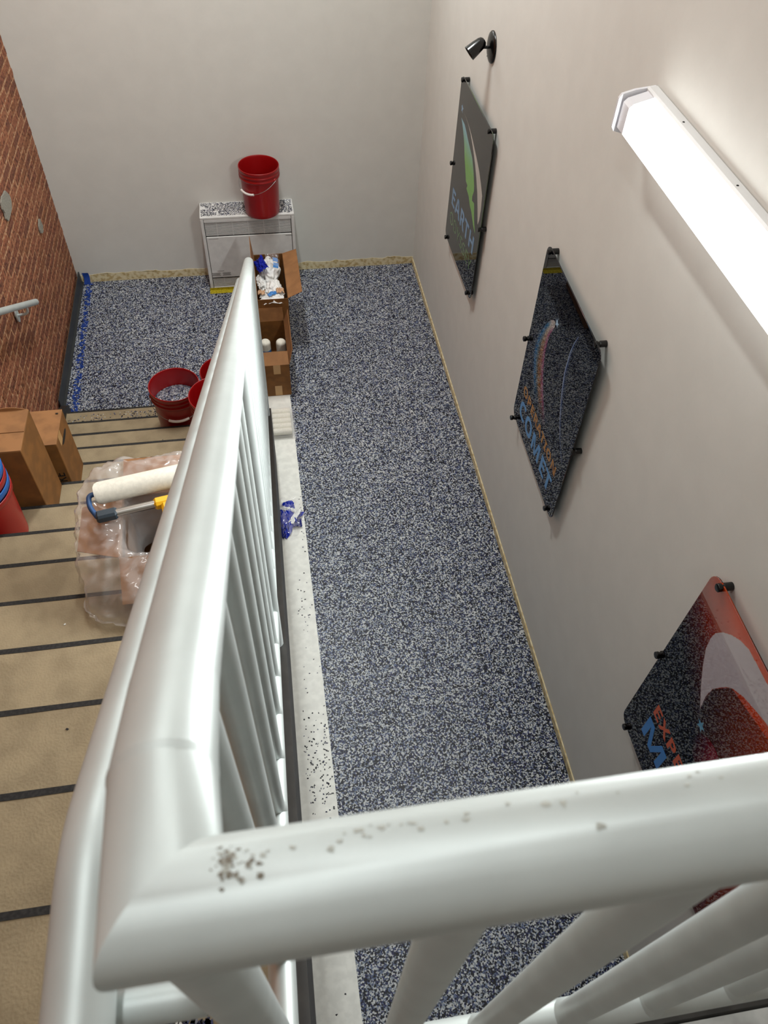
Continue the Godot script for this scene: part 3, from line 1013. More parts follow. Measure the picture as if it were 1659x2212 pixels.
func cartons() -> void:
	var m: MB
	# tall carton at the edge of the view
	var y := RISE * 6 + 0.0015
	var o := thing("carton", "tall closed cardboard carton with taped top, in front on the stairs", "box")
	var x1 := -2.368
	var x0 := -2.705
	var z0 := 3.185
	var z1 := 3.437
	var yt := 1.513
	m = MB.new()
	m.box(Vector3((x0 + x1) / 2, (y + yt) / 2, (z0 + z1) / 2), Vector3(x1 - x0, yt - y, z1 - z0), 0.0025)
	obj("body", m, M.card_shaded, o)
	m = MB.new()
	m.box(Vector3((x0 + x1) / 2, yt + 0.0022, z0 + 0.070), Vector3(x1 - x0 - 0.002, 0.003, 0.138), 0.001, Basis(Vector3.RIGHT, -0.02))
	obj("flap", m, M.card, o)
	m = MB.new()
	m.box(Vector3((x0 + x1) / 2, yt + 0.0022, z1 - 0.0560), Vector3(x1 - x0 - 0.002, 0.003, 0.110), 0.001)
	obj("flap", m, M.card, o)
	# rear edge bowed open
	m = MB.new()
	var bow := [Vector2(x0 + 0.02, 0), Vector2(x1 - 0.004, 0)]
	for k in 9:
		var t := k / 8.0
		bow.append(Vector2(lerpf(x1 - 0.004, x1 - 0.17, t), 0.018 * sin(t * PI)))
	for k in 9:
		var t := k / 8.0
		bow.append(Vector2(lerpf(x1 - 0.18, x0 + 0.02, t), 0.014 * sin(t * PI)))
	m.prism(bow, Vector3(0, yt, z0 - 0.002), Vector3.RIGHT, Vector3.UP, Vector3(0, 0, 0.003))
	obj("bowed_edge", m, M.card, o)
	m = MB.new()
	m.box(Vector3(-2.535, yt + 0.0045, (z0 + z1) / 2), Vector3(0.055, 0.0008, z1 - z0 + 0.002))
	obj("tape", m, M.tape_clear, o)
	m = MB.new()
	m.box(Vector3(-2.535, yt - 0.035, z1 + 0.0008), Vector3(0.055, 0.08, 0.0008))
	obj("tape", m, M.tape_clear, o)
	# second carton behind it
	y = RISE * 5 + 0.0015
	o = thing("carton", "wide cardboard carton with hand hole and printed letters, behind the tall one", "box")
	x1 = -2.335
	x0 = -2.705
	z0 = 2.895
	z1 = 3.137
	yt = 1.235
	m = MB.new()
	m.box(Vector3((x0 + x1) / 2, (y + yt) / 2, (z0 + z1) / 2), Vector3(x1 - x0, yt - y, z1 - z0), 0.0025)
	obj("body", m, M.card_shaded, o)
	m = MB.new()
	m.box(Vector3((x0 + x1) / 2, yt + 0.0022, (z0 + z1) / 2), Vector3(x1 - x0, 0.003, z1 - z0 + 0.004), 0.001, Basis(Vector3.RIGHT, -0.03))
	obj("flap", m, M.card, o)
	m = MB.new()
	var hole := []
	for k in 16:
		var a := TAU * k / 16
		hole.append(Vector2(cos(a) * 0.042 + 0.012 * signf(cos(a)), sin(a) * 0.013))
	m.prism(hole, Vector3(x1 + 0.0004, yt - 0.075, 3.005), Vector3(0, 0, 1), Vector3.UP, Vector3(0.0008, 0, 0))
	obj("hand_hole_shade", m, M.ink_and_shade, o)  # flat dark plate in place of the shade inside the hole
	m = MB.new()
	m.box(Vector3(x1 + 0.0006, yt - 0.03, 3.06), Vector3(0.0008, 0.06, 0.05))
	obj("tape", m, M.tape_clear, o)
	m = MB.new()
	m.box(Vector3(x1 - 0.020, yt + 0.0042, 2.925), Vector3(0.012, 0.001, 0.008))
	obj("notch_shade", m, M.ink_and_shade, o)  # dark chip painted in for the shade of a small cut
	lettering(o, "KE", Vector3(-2.352, 0.985, z1 + 0.0012), Basis(Vector3(0, 0, 1), PI / 2), 0.046, M.ink_and_shade, false)

	# cartons on the ledge
	var yl := 0.0315
	o = thing("carton", "open cardboard carton holding two paint rollers, on the white ledge", "box")
	x0 = -1.378
	x1 = -1.186
	z0 = 1.095
	z1 = 1.60
	yt = 0.315
	open_body(o, x0, x1, z0, z1, yl, yt, M.card_shaded)
	flap(o, Vector3(x0, yt, z0), Vector3(x1, yt, z0), Vector3(0, 1, -0.12), 0.105, M.card, 0.004, 0.006)
	flap(o, Vector3(x0, yt, z1), Vector3(x1, yt, z1), Vector3(0, 0.55, -0.62), 0.095, M.card, 0.002, 0.006)
	flap(o, Vector3(x1, yt, z0), Vector3(x1, yt, z1), Vector3(0.32, 1, 0), 0.100, M.card, 0.004, 0.05)
	flap(o, Vector3(x0, yt, z0), Vector3(x0, yt, z1), Vector3(-0.10, 1, 0), 0.100, M.card, 0.01, 0.05)
	m = MB.new()
	m.box(Vector3(-1.275, 0.275, z1 + 0.0006), Vector3(0.05, 0.08, 0.0008))
	obj("tape", m, M.tape_clear, o)
	m = MB.new()
	m.box(Vector3(-1.275, 0.08, z1 + 0.0006), Vector3(0.05, 0.09, 0.0008))
	obj("tape", m, M.tape_clear, o)
	for k in 2:
		var nm: String = ["paint roller cover in blue wrapper standing in the open carton", "bare white paint roller cover standing in the open carton"][k]
		var r := thing("roller_cover", nm, "paint roller", Vector3([-1.338, -1.226][k], yl + 0.006, [1.27, 1.278][k]), "roller covers in the carton")
		m = MB.new()
		m.lathe([Vector2(0.0, 0.0), Vector2(0.034, 0.0), Vector2(0.0365, 0.012), Vector2(0.0365, 0.212), Vector2(0.0345, 0.224), Vector2(0.028, 0.233), Vector2(0.016, 0.2375), Vector2(0, 0.238)], 28)
		obj("nap", m, M.nap, r)
		if k == 0:
			m = MB.new()
			m.lathe([Vector2(0.0374, 0.01), Vector2(0.0374, 0.165)], 28)
			obj("wrapper", m, M.label_blue, r)
			m = MB.new()
			m.box(Vector3(0.004, 0.145, 0.0372), Vector3(0.014, 0.016, 0.002))
			obj("badge", m, M.bag_blue_deep, r)
	# far carton with the rubbish
	o = thing("carton", "open cardboard carton full of crumpled plastic wrappers in front of the heater", "box")
	x0 = -1.366
	x1 = -1.143
	z0 = 0.505
	z1 = 1.082
	yt = 0.492
	open_body(o, x0, x1, z0, z1, yl, yt, M.card_shaded)
	flap(o, Vector3(x1, yt, z0), Vector3(x1, yt, z1), Vector3(0.95, 0.45, 0), 0.115, M.card, 0.03, 0.004)
	flap(o, Vector3(x0, yt, z0), Vector3(x0, yt, z1), Vector3(-0.10, 1, 0), 0.16, M.card, 0.004, 0.02)


func crumple(pts_r: int, pts_c: int, rad: Vector3, seed_: int, amp: float, flat := 0.0) -> MB:
	# dome with sharp creases
	var f := FastNoiseLite.new()
	f.seed = seed_
	f.noise_type = FastNoiseLite.TYPE_CELLULAR
	f.cellular_return_type = FastNoiseLite.RETURN_DISTANCE2_SUB
	f.frequency = 0.012
	f.fractal_type = FastNoiseLite.FRACTAL_FBM
	f.fractal_octaves = 2
	var m := MB.new()
	var pts := []
	for r in pts_r:
		for c in pts_c:
			var p := PI * 0.62 * r / (pts_r - 1)
			var a := TAU * c / (pts_c - 1)
			var d := Vector3(sin(p) * cos(a), cos(p), sin(p) * sin(a))
			var k := 1.0 + amp * f.get_noise_3d(d.x * 100, d.y * 100, d.z * 100) + 0.14 * nz.get_noise_3d(d.x * 60 + seed_ * 50, d.y * 60, d.z * 60)
			pts.append(d * rad * k * Vector3(1, 1.0 - flat, 1))
	m.sheet(pts, pts_r, pts_c, true, Vector3.ZERO)
	return m


func film_piece(w: float, h: float, seed_: int, wave: float) -> MB:
	# a creased scrap of film with an irregular outline
	var m := MB.new()
	var pts := []
	for r in 12:
		for c in 12:
			var u := c / 11.0 - 0.5
			var q := r / 11.0 - 0.5
			var e := 1.0 + 0.22 * nz.get_noise_2d(seed_ * 31 + r * 22.0, c * 3.0)
			pts.append(Vector3(u * w * e, wave * (absf(nz.get_noise_2d(u * 190 + seed_ * 77, q * 190)) * 2.0) - 0.35 * (u * u + q * q) * w, q * h * (1.0 + 0.22 * nz.get_noise_2d(c * 25.0, seed_ * 13.0))))
	m.sheet(pts, 12, 12)
	return m


func rubbish() -> void:
	# inside the far carton
	var base := Vector3(-1.255, 0.445, 0)
	var b := thing("plastic_bag", "crumpled white plastic bag with clear packaging on top of the full carton", "bag", base + Vector3(-0.002, 0.02, 0.69), "rubbish in the carton")
	obj("bag_film", crumple(30, 61, Vector3(0.108, 0.088, 0.180), 3, 0.34), M.bag_white, b)
	obj("printed_panel", film_piece(0.085, 0.20, 4, 0.02), M.bag_blue, b, Vector3(-0.062, 0.075, 0.02), Basis(Vector3(0, 0, 1), 0.65) * Basis(Vector3.UP, 0.25))
	obj("clear_wrapper", film_piece(0.10, 0.15, 5, 0.022), M.clear, b, Vector3(0.028, 0.118, 0.03), Basis(Vector3(0, 0, 1), -0.15))
	for k in 2:
		var l := MB.new()
		l.box(Vector3.ZERO, Vector3(0.040, 0.002, 0.038), 0.0005)
		obj("blue_label", l, M.label_blue, b, Vector3(0.050, 0.108 - 0.004 * k, 0.020 + 0.068 * k), Basis(Vector3.UP, 0.1) * Basis(Vector3(0, 0, 1), -0.35) * Basis(Vector3.RIGHT, 0.2 + 0.4 * k))
	var l2 := MB.new()
	for k in 9:
		l2.box(Vector3(-0.014 + k * 0.0035, 0, 0), Vector3(0.0008 + 0.0008 * (k % 3), 0.001, 0.018))
	tag(obj("bar_code", l2, M.ink_and_shade, b, Vector3(0.018, 0.121, 0.025), Basis(Vector3(0, 0, 1), -0.1)), "", "", "", "stuff")
	b = thing("plastic_bag", "thin white plastic bag puffed up in the near half of the full carton", "bag", base + Vector3(0.016, 0.022, 0.92), "rubbish in the carton")
	obj("bag_film", crumple(26, 51, Vector3(0.088, 0.080, 0.125), 9, 0.38), M.bag_white, b)
	b = thing("roller_sleeves", "pale folded wrappers pushed against the rail side of the full carton", "wrapper", base + Vector3(-0.07, 0.0, 0.88), "rubbish in the carton")
	for k in 3:
		obj("wrapper", film_piece(0.05, 0.17, 20 + k, 0.012), M.bag_white, b, Vector3(-0.012 + 0.018 * k, 0.045 - 0.012 * k, -0.03 + 0.02 * k), Basis(Vector3(0, 0, 1), 0.6 - 0.3 * k) * Basis(Vector3.UP, 0.2))
	b = thing("wrapper_scraps", "scraps of printed clear film at the front edge of the full carton", "wrapper", base + Vector3(0.0, 0.0, 1.01), "rubbish in the carton")
	obj("clear_scrap", film_piece(0.17, 0.10, 31, 0.02), M.bag_white, b, Vector3(0.0, 0.035, 0.03), Basis(Vector3.RIGHT, 0.25))
	obj("blue_scrap", film_piece(0.07, 0.035, 33, 0.012), M.label_blue, b, Vector3(0.0, 0.058, 0.015), Basis(Vector3.UP, 0.5))
	obj("tan_scrap", film_piece(0.055, 0.05, 34, 0.02), M.glove, b, Vector3(0.06, 0.060, -0.01))
	obj("tan_scrap", film_piece(0.05, 0.05, 35, 0.02), M.glove, b, Vector3(-0.075, 0.050, -0.01))

	# three rollers in a clear shell on the ledge
	var yl := 0.031
	var c := thing("roller_pack", "clear plastic shell pack of small white roller covers on the white ledge", "paint roller", Vector3(-1.277, yl, 1.90))
	var m := MB.new()
	m.box(Vector3(0, 0.0012, 0), Vector3(0.182, 0.0016, 0.30), 0.0005)
	obj("flange", m, M.clear, c)
	m = MB.new()
	m.box(Vector3(0, 0.040, 0.012), Vector3(0.152, 0.076, 0.256), 0.014)
	obj("shell", m, M.clear, c)
	for k in 5:
		m = MB.new()
		var z := -0.086 + 0.049 * k
		m.tube([Vector3(-0.064, 0.042, z), Vector3(-0.060, 0.042, z), Vector3(0.060, 0.042, z), Vector3(0.064, 0.042, z)], 0.024, 22, true, [0.018, 0.0235, 0.0235, 0.018])
		obj("roller_cover", m, M.nap, c)
	# blue wrappers in clear film
	b = thing("blue_wrapper", "crumpled blue and clear plastic wrapper lying on the white ledge", "wrapper", Vector3(-1.30, yl + 0.003, 2.74))
	obj("blue_film", film_piece(0.15, 0.23, 51, 0.026), M.bag_blue, b, Vector3(-0.022, 0.020, 0.035), Basis(Vector3.UP, -0.55))
	obj("blue_film", film_piece(0.07, 0.12, 52, 0.02), M.bag_blue_deep, b, Vector3(-0.04, 0.020, 0.11), Basis(Vector3.UP, -0.4))
	obj("blue_film", film_piece(0.07, 0.05, 53, 0.01), M.bag_blue, b, Vector3(0.010, 0.030, -0.085), Basis(Vector3.UP, 0.2))
	obj("white_film", film_piece(0.12, 0.030, 54, 0.01), M.bag_white, b, Vector3(0.005, 0.034, -0.045), Basis(Vector3.UP, -0.35))
	obj("white_film", film_piece(0.035, 0.12, 55, 0.01), M.bag_white, b, Vector3(0.045, 0.030, 0.02), Basis(Vector3.UP, -0.55))
	obj("dark_film", film_piece(0.055, 0.065, 56, 0.012), M.bag_blue_deep, b, Vector3(0.055, 0.016, 0.062))
	obj("clear_film", film_piece(0.17, 0.30, 57, 0.03), M.clear, b, Vector3(0.0, 0.024, 0.0), Basis(Vector3.UP, -0.2))


func lined_box() -> void:
	var y0 := RISE * 9 + 0.0015
	var yt := 1.845
	var x0 := -1.852
	var x1 := -1.475
	var z0 := 4.028
	var z1 := 4.290
	var o := thing("carton", "cardboard carton with flaps spread open under a clear liner on the stairs", "box")
	open_body(o, x0, x1, z0, z1, y0, yt, M.card_in_shade)
	flap(o, Vector3(x0, yt, z0), Vector3(x0, yt, z1), Vector3(-1, -0.28, 0), 0.15, M.card, 0.0, 0.075)
	flap(o, Vector3(x0, yt, z0), Vector3(x1, yt, z0), Vector3(0, 0.18, -1), 0.15, M.card)
	flap(o, Vector3(x0, yt, z1), Vector3(x1, yt, z1), Vector3(0, -0.75, 1), 0.15, M.card)
	# clear liner: up the inside, over the flaps, hanging loose
	var cols := 181
	var rows := 40
	var pts := []
	var cx := (x0 + x1) / 2
	var cz := (z0 + z1) / 2
	var a := (x1 - x0) / 2
	var b := (z1 - z0) / 2
	var cre := FastNoiseLite.new()
	cre.seed = 5
	cre.noise_type = FastNoiseLite.TYPE_CELLULAR
	cre.cellular_return_type = FastNoiseLite.RETURN_DISTANCE2_SUB
	cre.frequency = 0.020
	cre.fractal_type = FastNoiseLite.FRACTAL_FBM
	cre.fractal_octaves = 2
	var big := FastNoiseLite.new()
	big.seed = 8
	big.frequency = 0.011
	for r in rows:
		var s := r / float(rows - 1)
		for c in cols:
			var th := TAU * (c % (cols - 1)) / (cols - 1)
			var ct := cos(th)
			var st := sin(th)
			var k := 1.0 / pow(pow(absf(ct), 5.0) + pow(absf(st), 5.0), 0.2)
			var p := Vector2(ct * k, st * k)
			var lo := big.get_noise_2d(ct * 80 + 300, st * 80)
			var md := big.get_noise_2d(ct * 330 + 900, st * 330)
			var cut := 1.0 if ct < 0.3 else 0.3
			# how far the flaps reach and fall on each side
			var droop := 0.20 * clampf(-ct, 0, 1) + 0.80 * clampf(st, 0, 1) - 0.12 * clampf(-st, 0, 1)
			var reach := (0.155 + 0.05 * lo + 0.06 * absf(ct * st)) * cut
			var y: float
			var ex: float
			if s < 0.3:
				var q := s / 0.3
				y = lerpf(y0 + 0.10, yt + 0.010, q)
				ex = -0.030 + 0.020 * q
			elif s < 0.7:
				var q := (s - 0.3) / 0.4
				ex = reach * q
				y = yt + 0.012 - droop * ex + 0.016 * sin(q * PI)
			else:
				var q := (s - 0.7) / 0.3
				ex = reach + (0.010 + 0.020 * md) * q
				y = yt + 0.012 - droop * reach - q * (0.085 + 0.16 * lo + 0.05 * md + 0.10 * clampf(st, 0, 1) * clampf(-ct + 0.4, 0, 1))
			var d := Vector2(p.x * a, p.y * b) + Vector2(ct, st) * ex
			d.x = minf(d.x, a + 0.02)
			var w3 := Vector3(d.x * 420, y * 420 + 9.0 * md, d.y * 420)
			var cr := cre.get_noise_3d(w3.x, w3.y, w3.z) + 0.62
			var amp := 0.038 * clampf(s * 2.2, 0.15, 1.0)
			d += Vector2(ct, st) * cr * amp * 0.8
			d.x = minf(d.x, a + 0.02)
			if cz + d.y > 4.285:   # lies on the next tread instead of going through it
				y = maxf(y, RISE * 10 + 0.004)
			pts.append(Vector3(cx + d.x, y + 0.004 + 0.014 * clampf(s * 4.0 - 1.0, 0, 1) + cr * amp + 0.010 * big.get_noise_2d(d.x * 1900, d.y * 1900), cz + d.y))
	var m := MB.new()
	m.sheet(pts, rows, cols, true, Vector3.ZERO)
	tag(obj("bin_liner", m, M.film), "clear crinkled plastic liner draped over the flaps of the carton on the stairs", "bin liner")
	tag(obj("shade_lump", crumple(20, 41, Vector3(0.155, 0.10, 0.10), 13, 0.30), M.carton_shade, null, Vector3(cx, y0 + 0.055, cz)), "dark crumpled lump added for the shade inside the lined carton", "bag")  # added lump, dark to give the shade down in the carton
	# paint roller lying across it
	var e0 := Vector3(-1.922, 1.925, 4.078)
	var dir := Vector3(0.985, 0.02, -0.165).normalized()
	o = thing("paint_roller", "long white paint roller on blue frame with aluminium handle across the lined carton", "paint roller")
	m = MB.new()
	var path := [e0, e0 + dir * 0.006, e0 + dir * 0.016, e0 + dir * 0.44, e0 + dir * 0.45, e0 + dir * 0.457]
	m.tube(path, 0.0375, 36, true, [0.026, 0.034, 0.0375, 0.0375, 0.034, 0.026])
	obj("nap", m, M.nap, o)
	var side := dir.cross(Vector3.UP).normalized()   # towards the camera side
	if side.z < 0:
		side = -side
	var j := e0 + side * 0.082 + Vector3(0, -0.022, 0)
	m = MB.new()
	m.tube(arc_path([e0 + dir * 0.003, e0 - dir * 0.020, e0 - dir * 0.022 + side * 0.045 + Vector3(0, -0.006, 0), j - dir * 0.004], 0.016), 0.0085, 14)
	obj("frame_arm", m, M.frame_blue, o)
	m = MB.new()
	m.box(j + dir * 0.026, Vector3(0.068, 0.034, 0.036), 0.007, Basis(dir, Vector3.UP, dir.cross(Vector3.UP)))
	obj("frame_joint", m, M.frame_dark, o)
	m = MB.new()
	m.tube([j + dir * 0.055, j + dir * 0.37], 0.0135, 20)
	obj("frame_bar", m, M.alu, o)
	m = MB.new()
	m.box(j + dir * 0.215, Vector3(0.075, 0.036, 0.036), 0.008, Basis(dir, Vector3.UP, dir.cross(Vector3.UP)))
	m.box(j + dir * 0.215 + side * 0.03, Vector3(0.03, 0.03, 0.05), 0.008, Basis(dir, Vector3.UP, dir.cross(Vector3.UP)))
	obj("frame_grip", m, M.yellow, o)
	m = MB.new()
	m.tube([j + dir * 0.225 + side * 0.045, j + dir * 0.235 + side * 0.16 + Vector3(0, -0.01, 0)], 0.014, 16)
	obj("handle", m, M.frame_blue, o)


# ---------------------------------------------------------------- posters
func lettering(o: Node3D, text: String, at: Vector3, b: Basis, cap: float, m: Material, bold := true, width := 0.0, left := true, tall := 1.0) -> void:
	var f := SystemFont.new()
	f.font_names = PackedStringArray(["Droid Sans"])
	f.font_weight = 700 if bold else 400
	var t := TextMesh.new()
	t.text = text
	t.font = f
	t.font_size = 64
	t.pixel_size = cap / 64.0 / 0.714
	t.depth = 0.0006
	t.curve_step = 1.0
	t.horizontal_alignment = HORIZONTAL_ALIGNMENT_LEFT
	t.vertical_alignment = VERTICAL_ALIGNMENT_BOTTOM
	var box := t.get_aabb()
	var sx := width / box.size.x if width > 0.0 else 1.0
	var sy := cap / box.size.y * tall
	var off := Vector3(-box.position.x * sx, -box.position.y * sy, 0)
	obj("lettering", t, m, o, at + b * off, b * Basis.from_scale(Vector3(sx, sy, 1)))


func inside(p: Vector2, poly: PackedVector2Array) -> bool:
	return Geometry2D.is_point_in_polygon(p, poly)


func along(tab: Array, v: float) -> float:
	# tab: [v, u] sorted by falling v
	if v >= tab[0][0]:
		return tab[0][1]
	for i in tab.size() - 1:
		if v >= tab[i + 1][0]:
			return lerpf(tab[i + 1][1], tab[i][1], (v - tab[i + 1][0]) / (tab[i][0] - tab[i + 1][0]))
	return tab[-1][1]


func star_poly(c: Vector2, r: float) -> PackedVector2Array:
	var p := PackedVector2Array()
	for k in 10:
		var a := PI / 2 + PI * k / 5
		p.append(c + Vector2(cos(a), sin(a)) * (r if k % 2 == 0 else r * 0.42))
	return p


func over(a: Color, b: Color, k: float) -> Color:
	return a.lerp(b, clampf(k, 0, 1))


const PW := 0.772
const PH := 1.035


func poster_print(which: int, z0: float, y0: float) -> ImageTexture:
	var W := 386
	var H := 518
	var im := Image.create(W, H, false, Image.FORMAT_RGB8)
	# outlines below are in metres: along the wall, up
	var zz := func(a: Array) -> PackedVector2Array:
		var p := PackedVector2Array()
		for q in a:
			p.append(Vector2(q[0], q[1]))
		return p
	var green: PackedVector2Array = zz.call([[1.205, 1.79], [1.30, 1.79], [1.43, 1.746], [1.545, 1.71], [1.61, 1.655], [1.655, 1.60], [1.665, 1.57], [1.645, 1.53], [1.65, 1.505], [1.70, 1.515], [1.715, 1.49], [1.74, 1.44], [1.80, 1.375], [1.74, 1.395], [1.67, 1.44], [1.62, 1.455], [1.57, 1.487], [1.50, 1.50], [1.515, 1.525], [1.47, 1.53], [1.41, 1.60], [1.38, 1.63], [1.34, 1.69], [1.31, 1.72], [1.26, 1.76]])
	var white: PackedVector2Array = zz.call([[1.255, 1.845], [1.35, 1.832], [1.43, 1.818], [1.51, 1.796], [1.585, 1.769], [1.66, 1.742], [1.72, 1.716], [1.785, 1.676], [1.835, 1.636], [1.848, 1.56], [1.844, 1.49], [1.826, 1.45], [1.78, 1.53], [1.735, 1.598], [1.68, 1.655], [1.62, 1.706], [1.56, 1.745], [1.51, 1.774], [1.44, 1.807], [1.36, 1.828]])
	var arch: PackedVector2Array = zz.call([[5.40, 1.985], [4.94, 1.972], [4.90, 1.954], [4.865, 1.925], [4.835, 1.89], [4.815, 1.85], [4.812, 1.815], [4.82, 1.765], [4.85, 1.702], [4.892, 1.636], [4.939, 1.575], [4.926, 1.645], [4.93, 1.70], [4.945, 1.74], [4.96, 1.775], [4.98, 1.805], [5.024, 1.839], [5.083, 1.867], [5.133, 1.887], [5.40, 1.905]])
	var st1 := star_poly(Vector2(1.205, 1.842), 0.030)
	var st2 := star_poly(Vector2(3.193, 1.786), 0.026)
	var st3 := star_poly(Vector2(4.98, 1.535), 0.026)
	var tl := [[1.775, 3.158], [1.75, 3.125], [1.693, 3.076], [1.603, 3.028], [1.53, 3.010], [1.466, 3.010], [1.383, 3.056], [1.284, 3.142], [1.262, 3.26]]
	var tr := [[1.775, 3.172], [1.756, 3.180], [1.671, 3.140], [1.573, 3.140], [1.48, 3.172], [1.403, 3.224], [1.321, 3.303], [1.262, 3.345]]
	var al := [[1.905, 3.435], [1.85, 3.41], [1.792, 3.395], [1.675, 3.390], [1.578, 3.416], [1.465, 3.468], [1.391, 3.522], [1.314, 3.614]]
	for j in H:
		var y := y0 + PH * (1.0 - (j + 0.5) / H)
		for i in W:
			var z := z0 + PW * (i + 0.5) / W
			var p := Vector2(z, y)
			var c: Color
			if which == 0:
				c = Color(0.115, 0.11, 0.105)
				if y > 1.44:
					if y > 1.37 and inside(p, green):
						c = over(Color(0.43, 0.66, 0.27), Color(0.50, 0.68, 0.74), (y - 1.62) / 0.15)
					elif inside(p, white):
						c = Color(0.74, 0.71, 0.68)
					elif inside(p, st1):
						c = Color(0.42, 0.56, 0.68)
				elif y > 1.37 and inside(p, green):
					c = Color(0.43, 0.66, 0.27)
			elif which == 1:
				c = Color(0.045, 0.045, 0.07)
				if y < 1.775 and y > 1.262:
					var l := along(tl, y)
					var r := along(tr, y)
					if z > l - 0.02 and z < r + 0.012:
						var t := (z - l) / (r - l)
						var fade := clampf((y - 1.24) / 0.12, 0, 1) * clampf((t + 0.18) / 0.25, 0, 1) * clampf((1.08 - t) / 0.14, 0, 1)
						var hot := clampf((y - 1.52) / 0.22, 0, 1)
						var cc := over(Color(0.15, 0.42, 0.62), over(Color(0.62, 0.42, 0.20), Color(0.84, 0.80, 0.76), hot), (t - 0.16) / 0.34)
						cc = over(cc, Color(0.68, 0.34, 0.50), (t - 0.62) / 0.3)
						cc = over(cc, Color(0.88, 0.84, 0.80), (y - 1.70) / 0.05)
						c = over(c, cc, fade * (0.72 + 0.5 * nz.get_noise_2d(i * 9.0, j * 9.0)))
				if y < 1.905 and y > 1.314:
					var q := along(al, y)
					var wd := 0.010 + 0.030 * sin((y - 1.314) / 0.591 * PI)
					if z > q and z < q + wd:
						var t2 := (z - q) / wd
						c = over(Color(0.60, 0.66, 0.78), over(c, Color(0.12, 0.20, 0.36), 0.8), t2 * 2.4)
						c = over(c, Color(0.045, 0.045, 0.07), (t2 - 0.55) * 2.2)
				if inside(p, st2):
					c = Color(0.62, 0.74, 0.84)
			else:
				var d := (y - 1.30) * 0.9 + (z - 4.68) * 0.62
				c = over(Color(0.04, 0.04, 0.055), Color(0.42, 0.13, 0.06), (d - 0.32) / 0.22)
				c = over(c, Color(0.78, 0.27, 0.09), (d - 0.50) / 0.22)
				if y < 1.90 and z > along([[1.90, 5.30], [1.80, 4.975], [1.70, 4.93], [1.575, 4.939], [1.46, 5.02], [1.30, 5.25]], y):
					c = over(Color(0.10, 0.06, 0.045), Color(0.62, 0.23, 0.08), (z - 4.95 + (y - 1.5) * 0.5) / 0.42)
				if y > 1.57 and inside(p, arch):
					c = Color(0.72, 0.68, 0.70)
				var pc := p - Vector2(5.075, 1.475)
				if pc.length() < 0.085:
					c = over(Color(0.50, 0.10, 0.14), Color(0.10, 0.04, 0.06), (0.02 - pc.x - pc.y * 0.3) / 0.12)
				if inside(p, st3):
					c = Color(0.36, 0.60, 0.74)
			im.set_pixel(i, j, c)
	return ImageTexture.create_from_image(im)


func poster(which: int, z0: float, label: String) -> void:
	var y0 := 0.965
	var o := thing("poster", label, "poster", Vector3.ZERO, "posters on the grey wall")
	var m := MB.new()
	var poly := []
	var r := 0.045
	for q in [[PW - r, r, -PI / 2], [PW - r, PH - r, 0.0], [r, PH - r, PI / 2], [r, r, PI]]:
		for k in 7:
			var a: float = q[2] + PI / 2 * k / 6
			poly.append(Vector2(q[0] + cos(a) * r, q[1] + sin(a) * r))
	m.prism(poly, Vector3(-0.034, y0, z0), Vector3(0, 0, 1), Vector3.UP, Vector3(0.005, 0, 0))
	var pm := mat(Color.WHITE, 0.01)
	pm.albedo_texture = poster_print(which, z0, y0)
	pm.metallic_specular = 0.5
	obj("panel", m, pm, o)
	# tilt added so the middle panel mirrors the flake floor, not the cartons
	var mid := Vector3(-0.0315, y0 + PH / 2, z0 + PW / 2)
	var hang := Transform3D(Basis(Vector3.UP, -0.020 if which == 1 else 0.0) * Basis(Vector3(0, 0, 1), 0.012 if which == 1 else 0.0), mid) * Transform3D(Basis(), -mid)
	# six stand-offs that grip the edge
	for q in [[0.055, PH - 0.010], [PW - 0.075, PH - 0.010], [-0.004, PH / 2 - 0.02], [PW + 0.004, PH / 2 - 0.02], [0.055, 0.008], [PW - 0.075, 0.008]]:
		m = MB.new()
		var b := Basis(Vector3(0, 0, 1), PI / 2)
		m.lathe([Vector2(0.0135, 0.0), Vector2(0.0135, 0.026), Vector2(0.0105, 0.0265), Vector2(0.0105, 0.036), Vector2(0.0135, 0.0365), Vector2(0.0135, 0.047), Vector2(0.0115, 0.049), Vector2(0, 0.049)], 20, Vector3(-0.001, y0 + q[1], z0 + q[0]), b)
		obj("standoff", m, M.black_gloss, o)
	var tb := Basis(Vector3(0, 0, 1), Vector3.UP, Vector3(-1, 0, 0))
	var x := -0.0344
	if which == 0:
		lettering(o, "EARTH", Vector3(x, 1.235, 1.197), tb, 0.112, mat(Color(0.42, 0.56, 0.70), 0.2), true, 0.605)
		lettering(o, "ODYSSEY", Vector3(x, 1.112, 1.197), tb, 0.078, mat(Color(0.36, 0.48, 0.32), 0.2), false, 0.605)
	elif which == 1:
		lettering(o, "OPERATION", Vector3(x, 1.185, 2.985), tb, 0.058, mat(Color(0.66, 0.45, 0.14), 0.2), true, 0.59)
		lettering(o, "COMET", Vector3(x, 1.042, 2.985), tb, 0.108, mat(Color(0.33, 0.56, 0.78), 0.2), true, 0.58)
	else:
		lettering(o, "EXPEDITION", Vector3(x, 1.245, 4.80), tb, 0.066, mat(Color(0.78, 0.33, 0.16), 0.2), true, 0.60)
		lettering(o, "MARS", Vector3(x, 1.092, 4.80), tb, 0.120, mat(Color(0.20, 0.50, 0.80), 0.2), true, 0.56)
	for c in o.get_children():
		if str(c.name).begins_with("panel") or str(c.name).begins_with("lettering"):
			c.transform = hang * c.transform


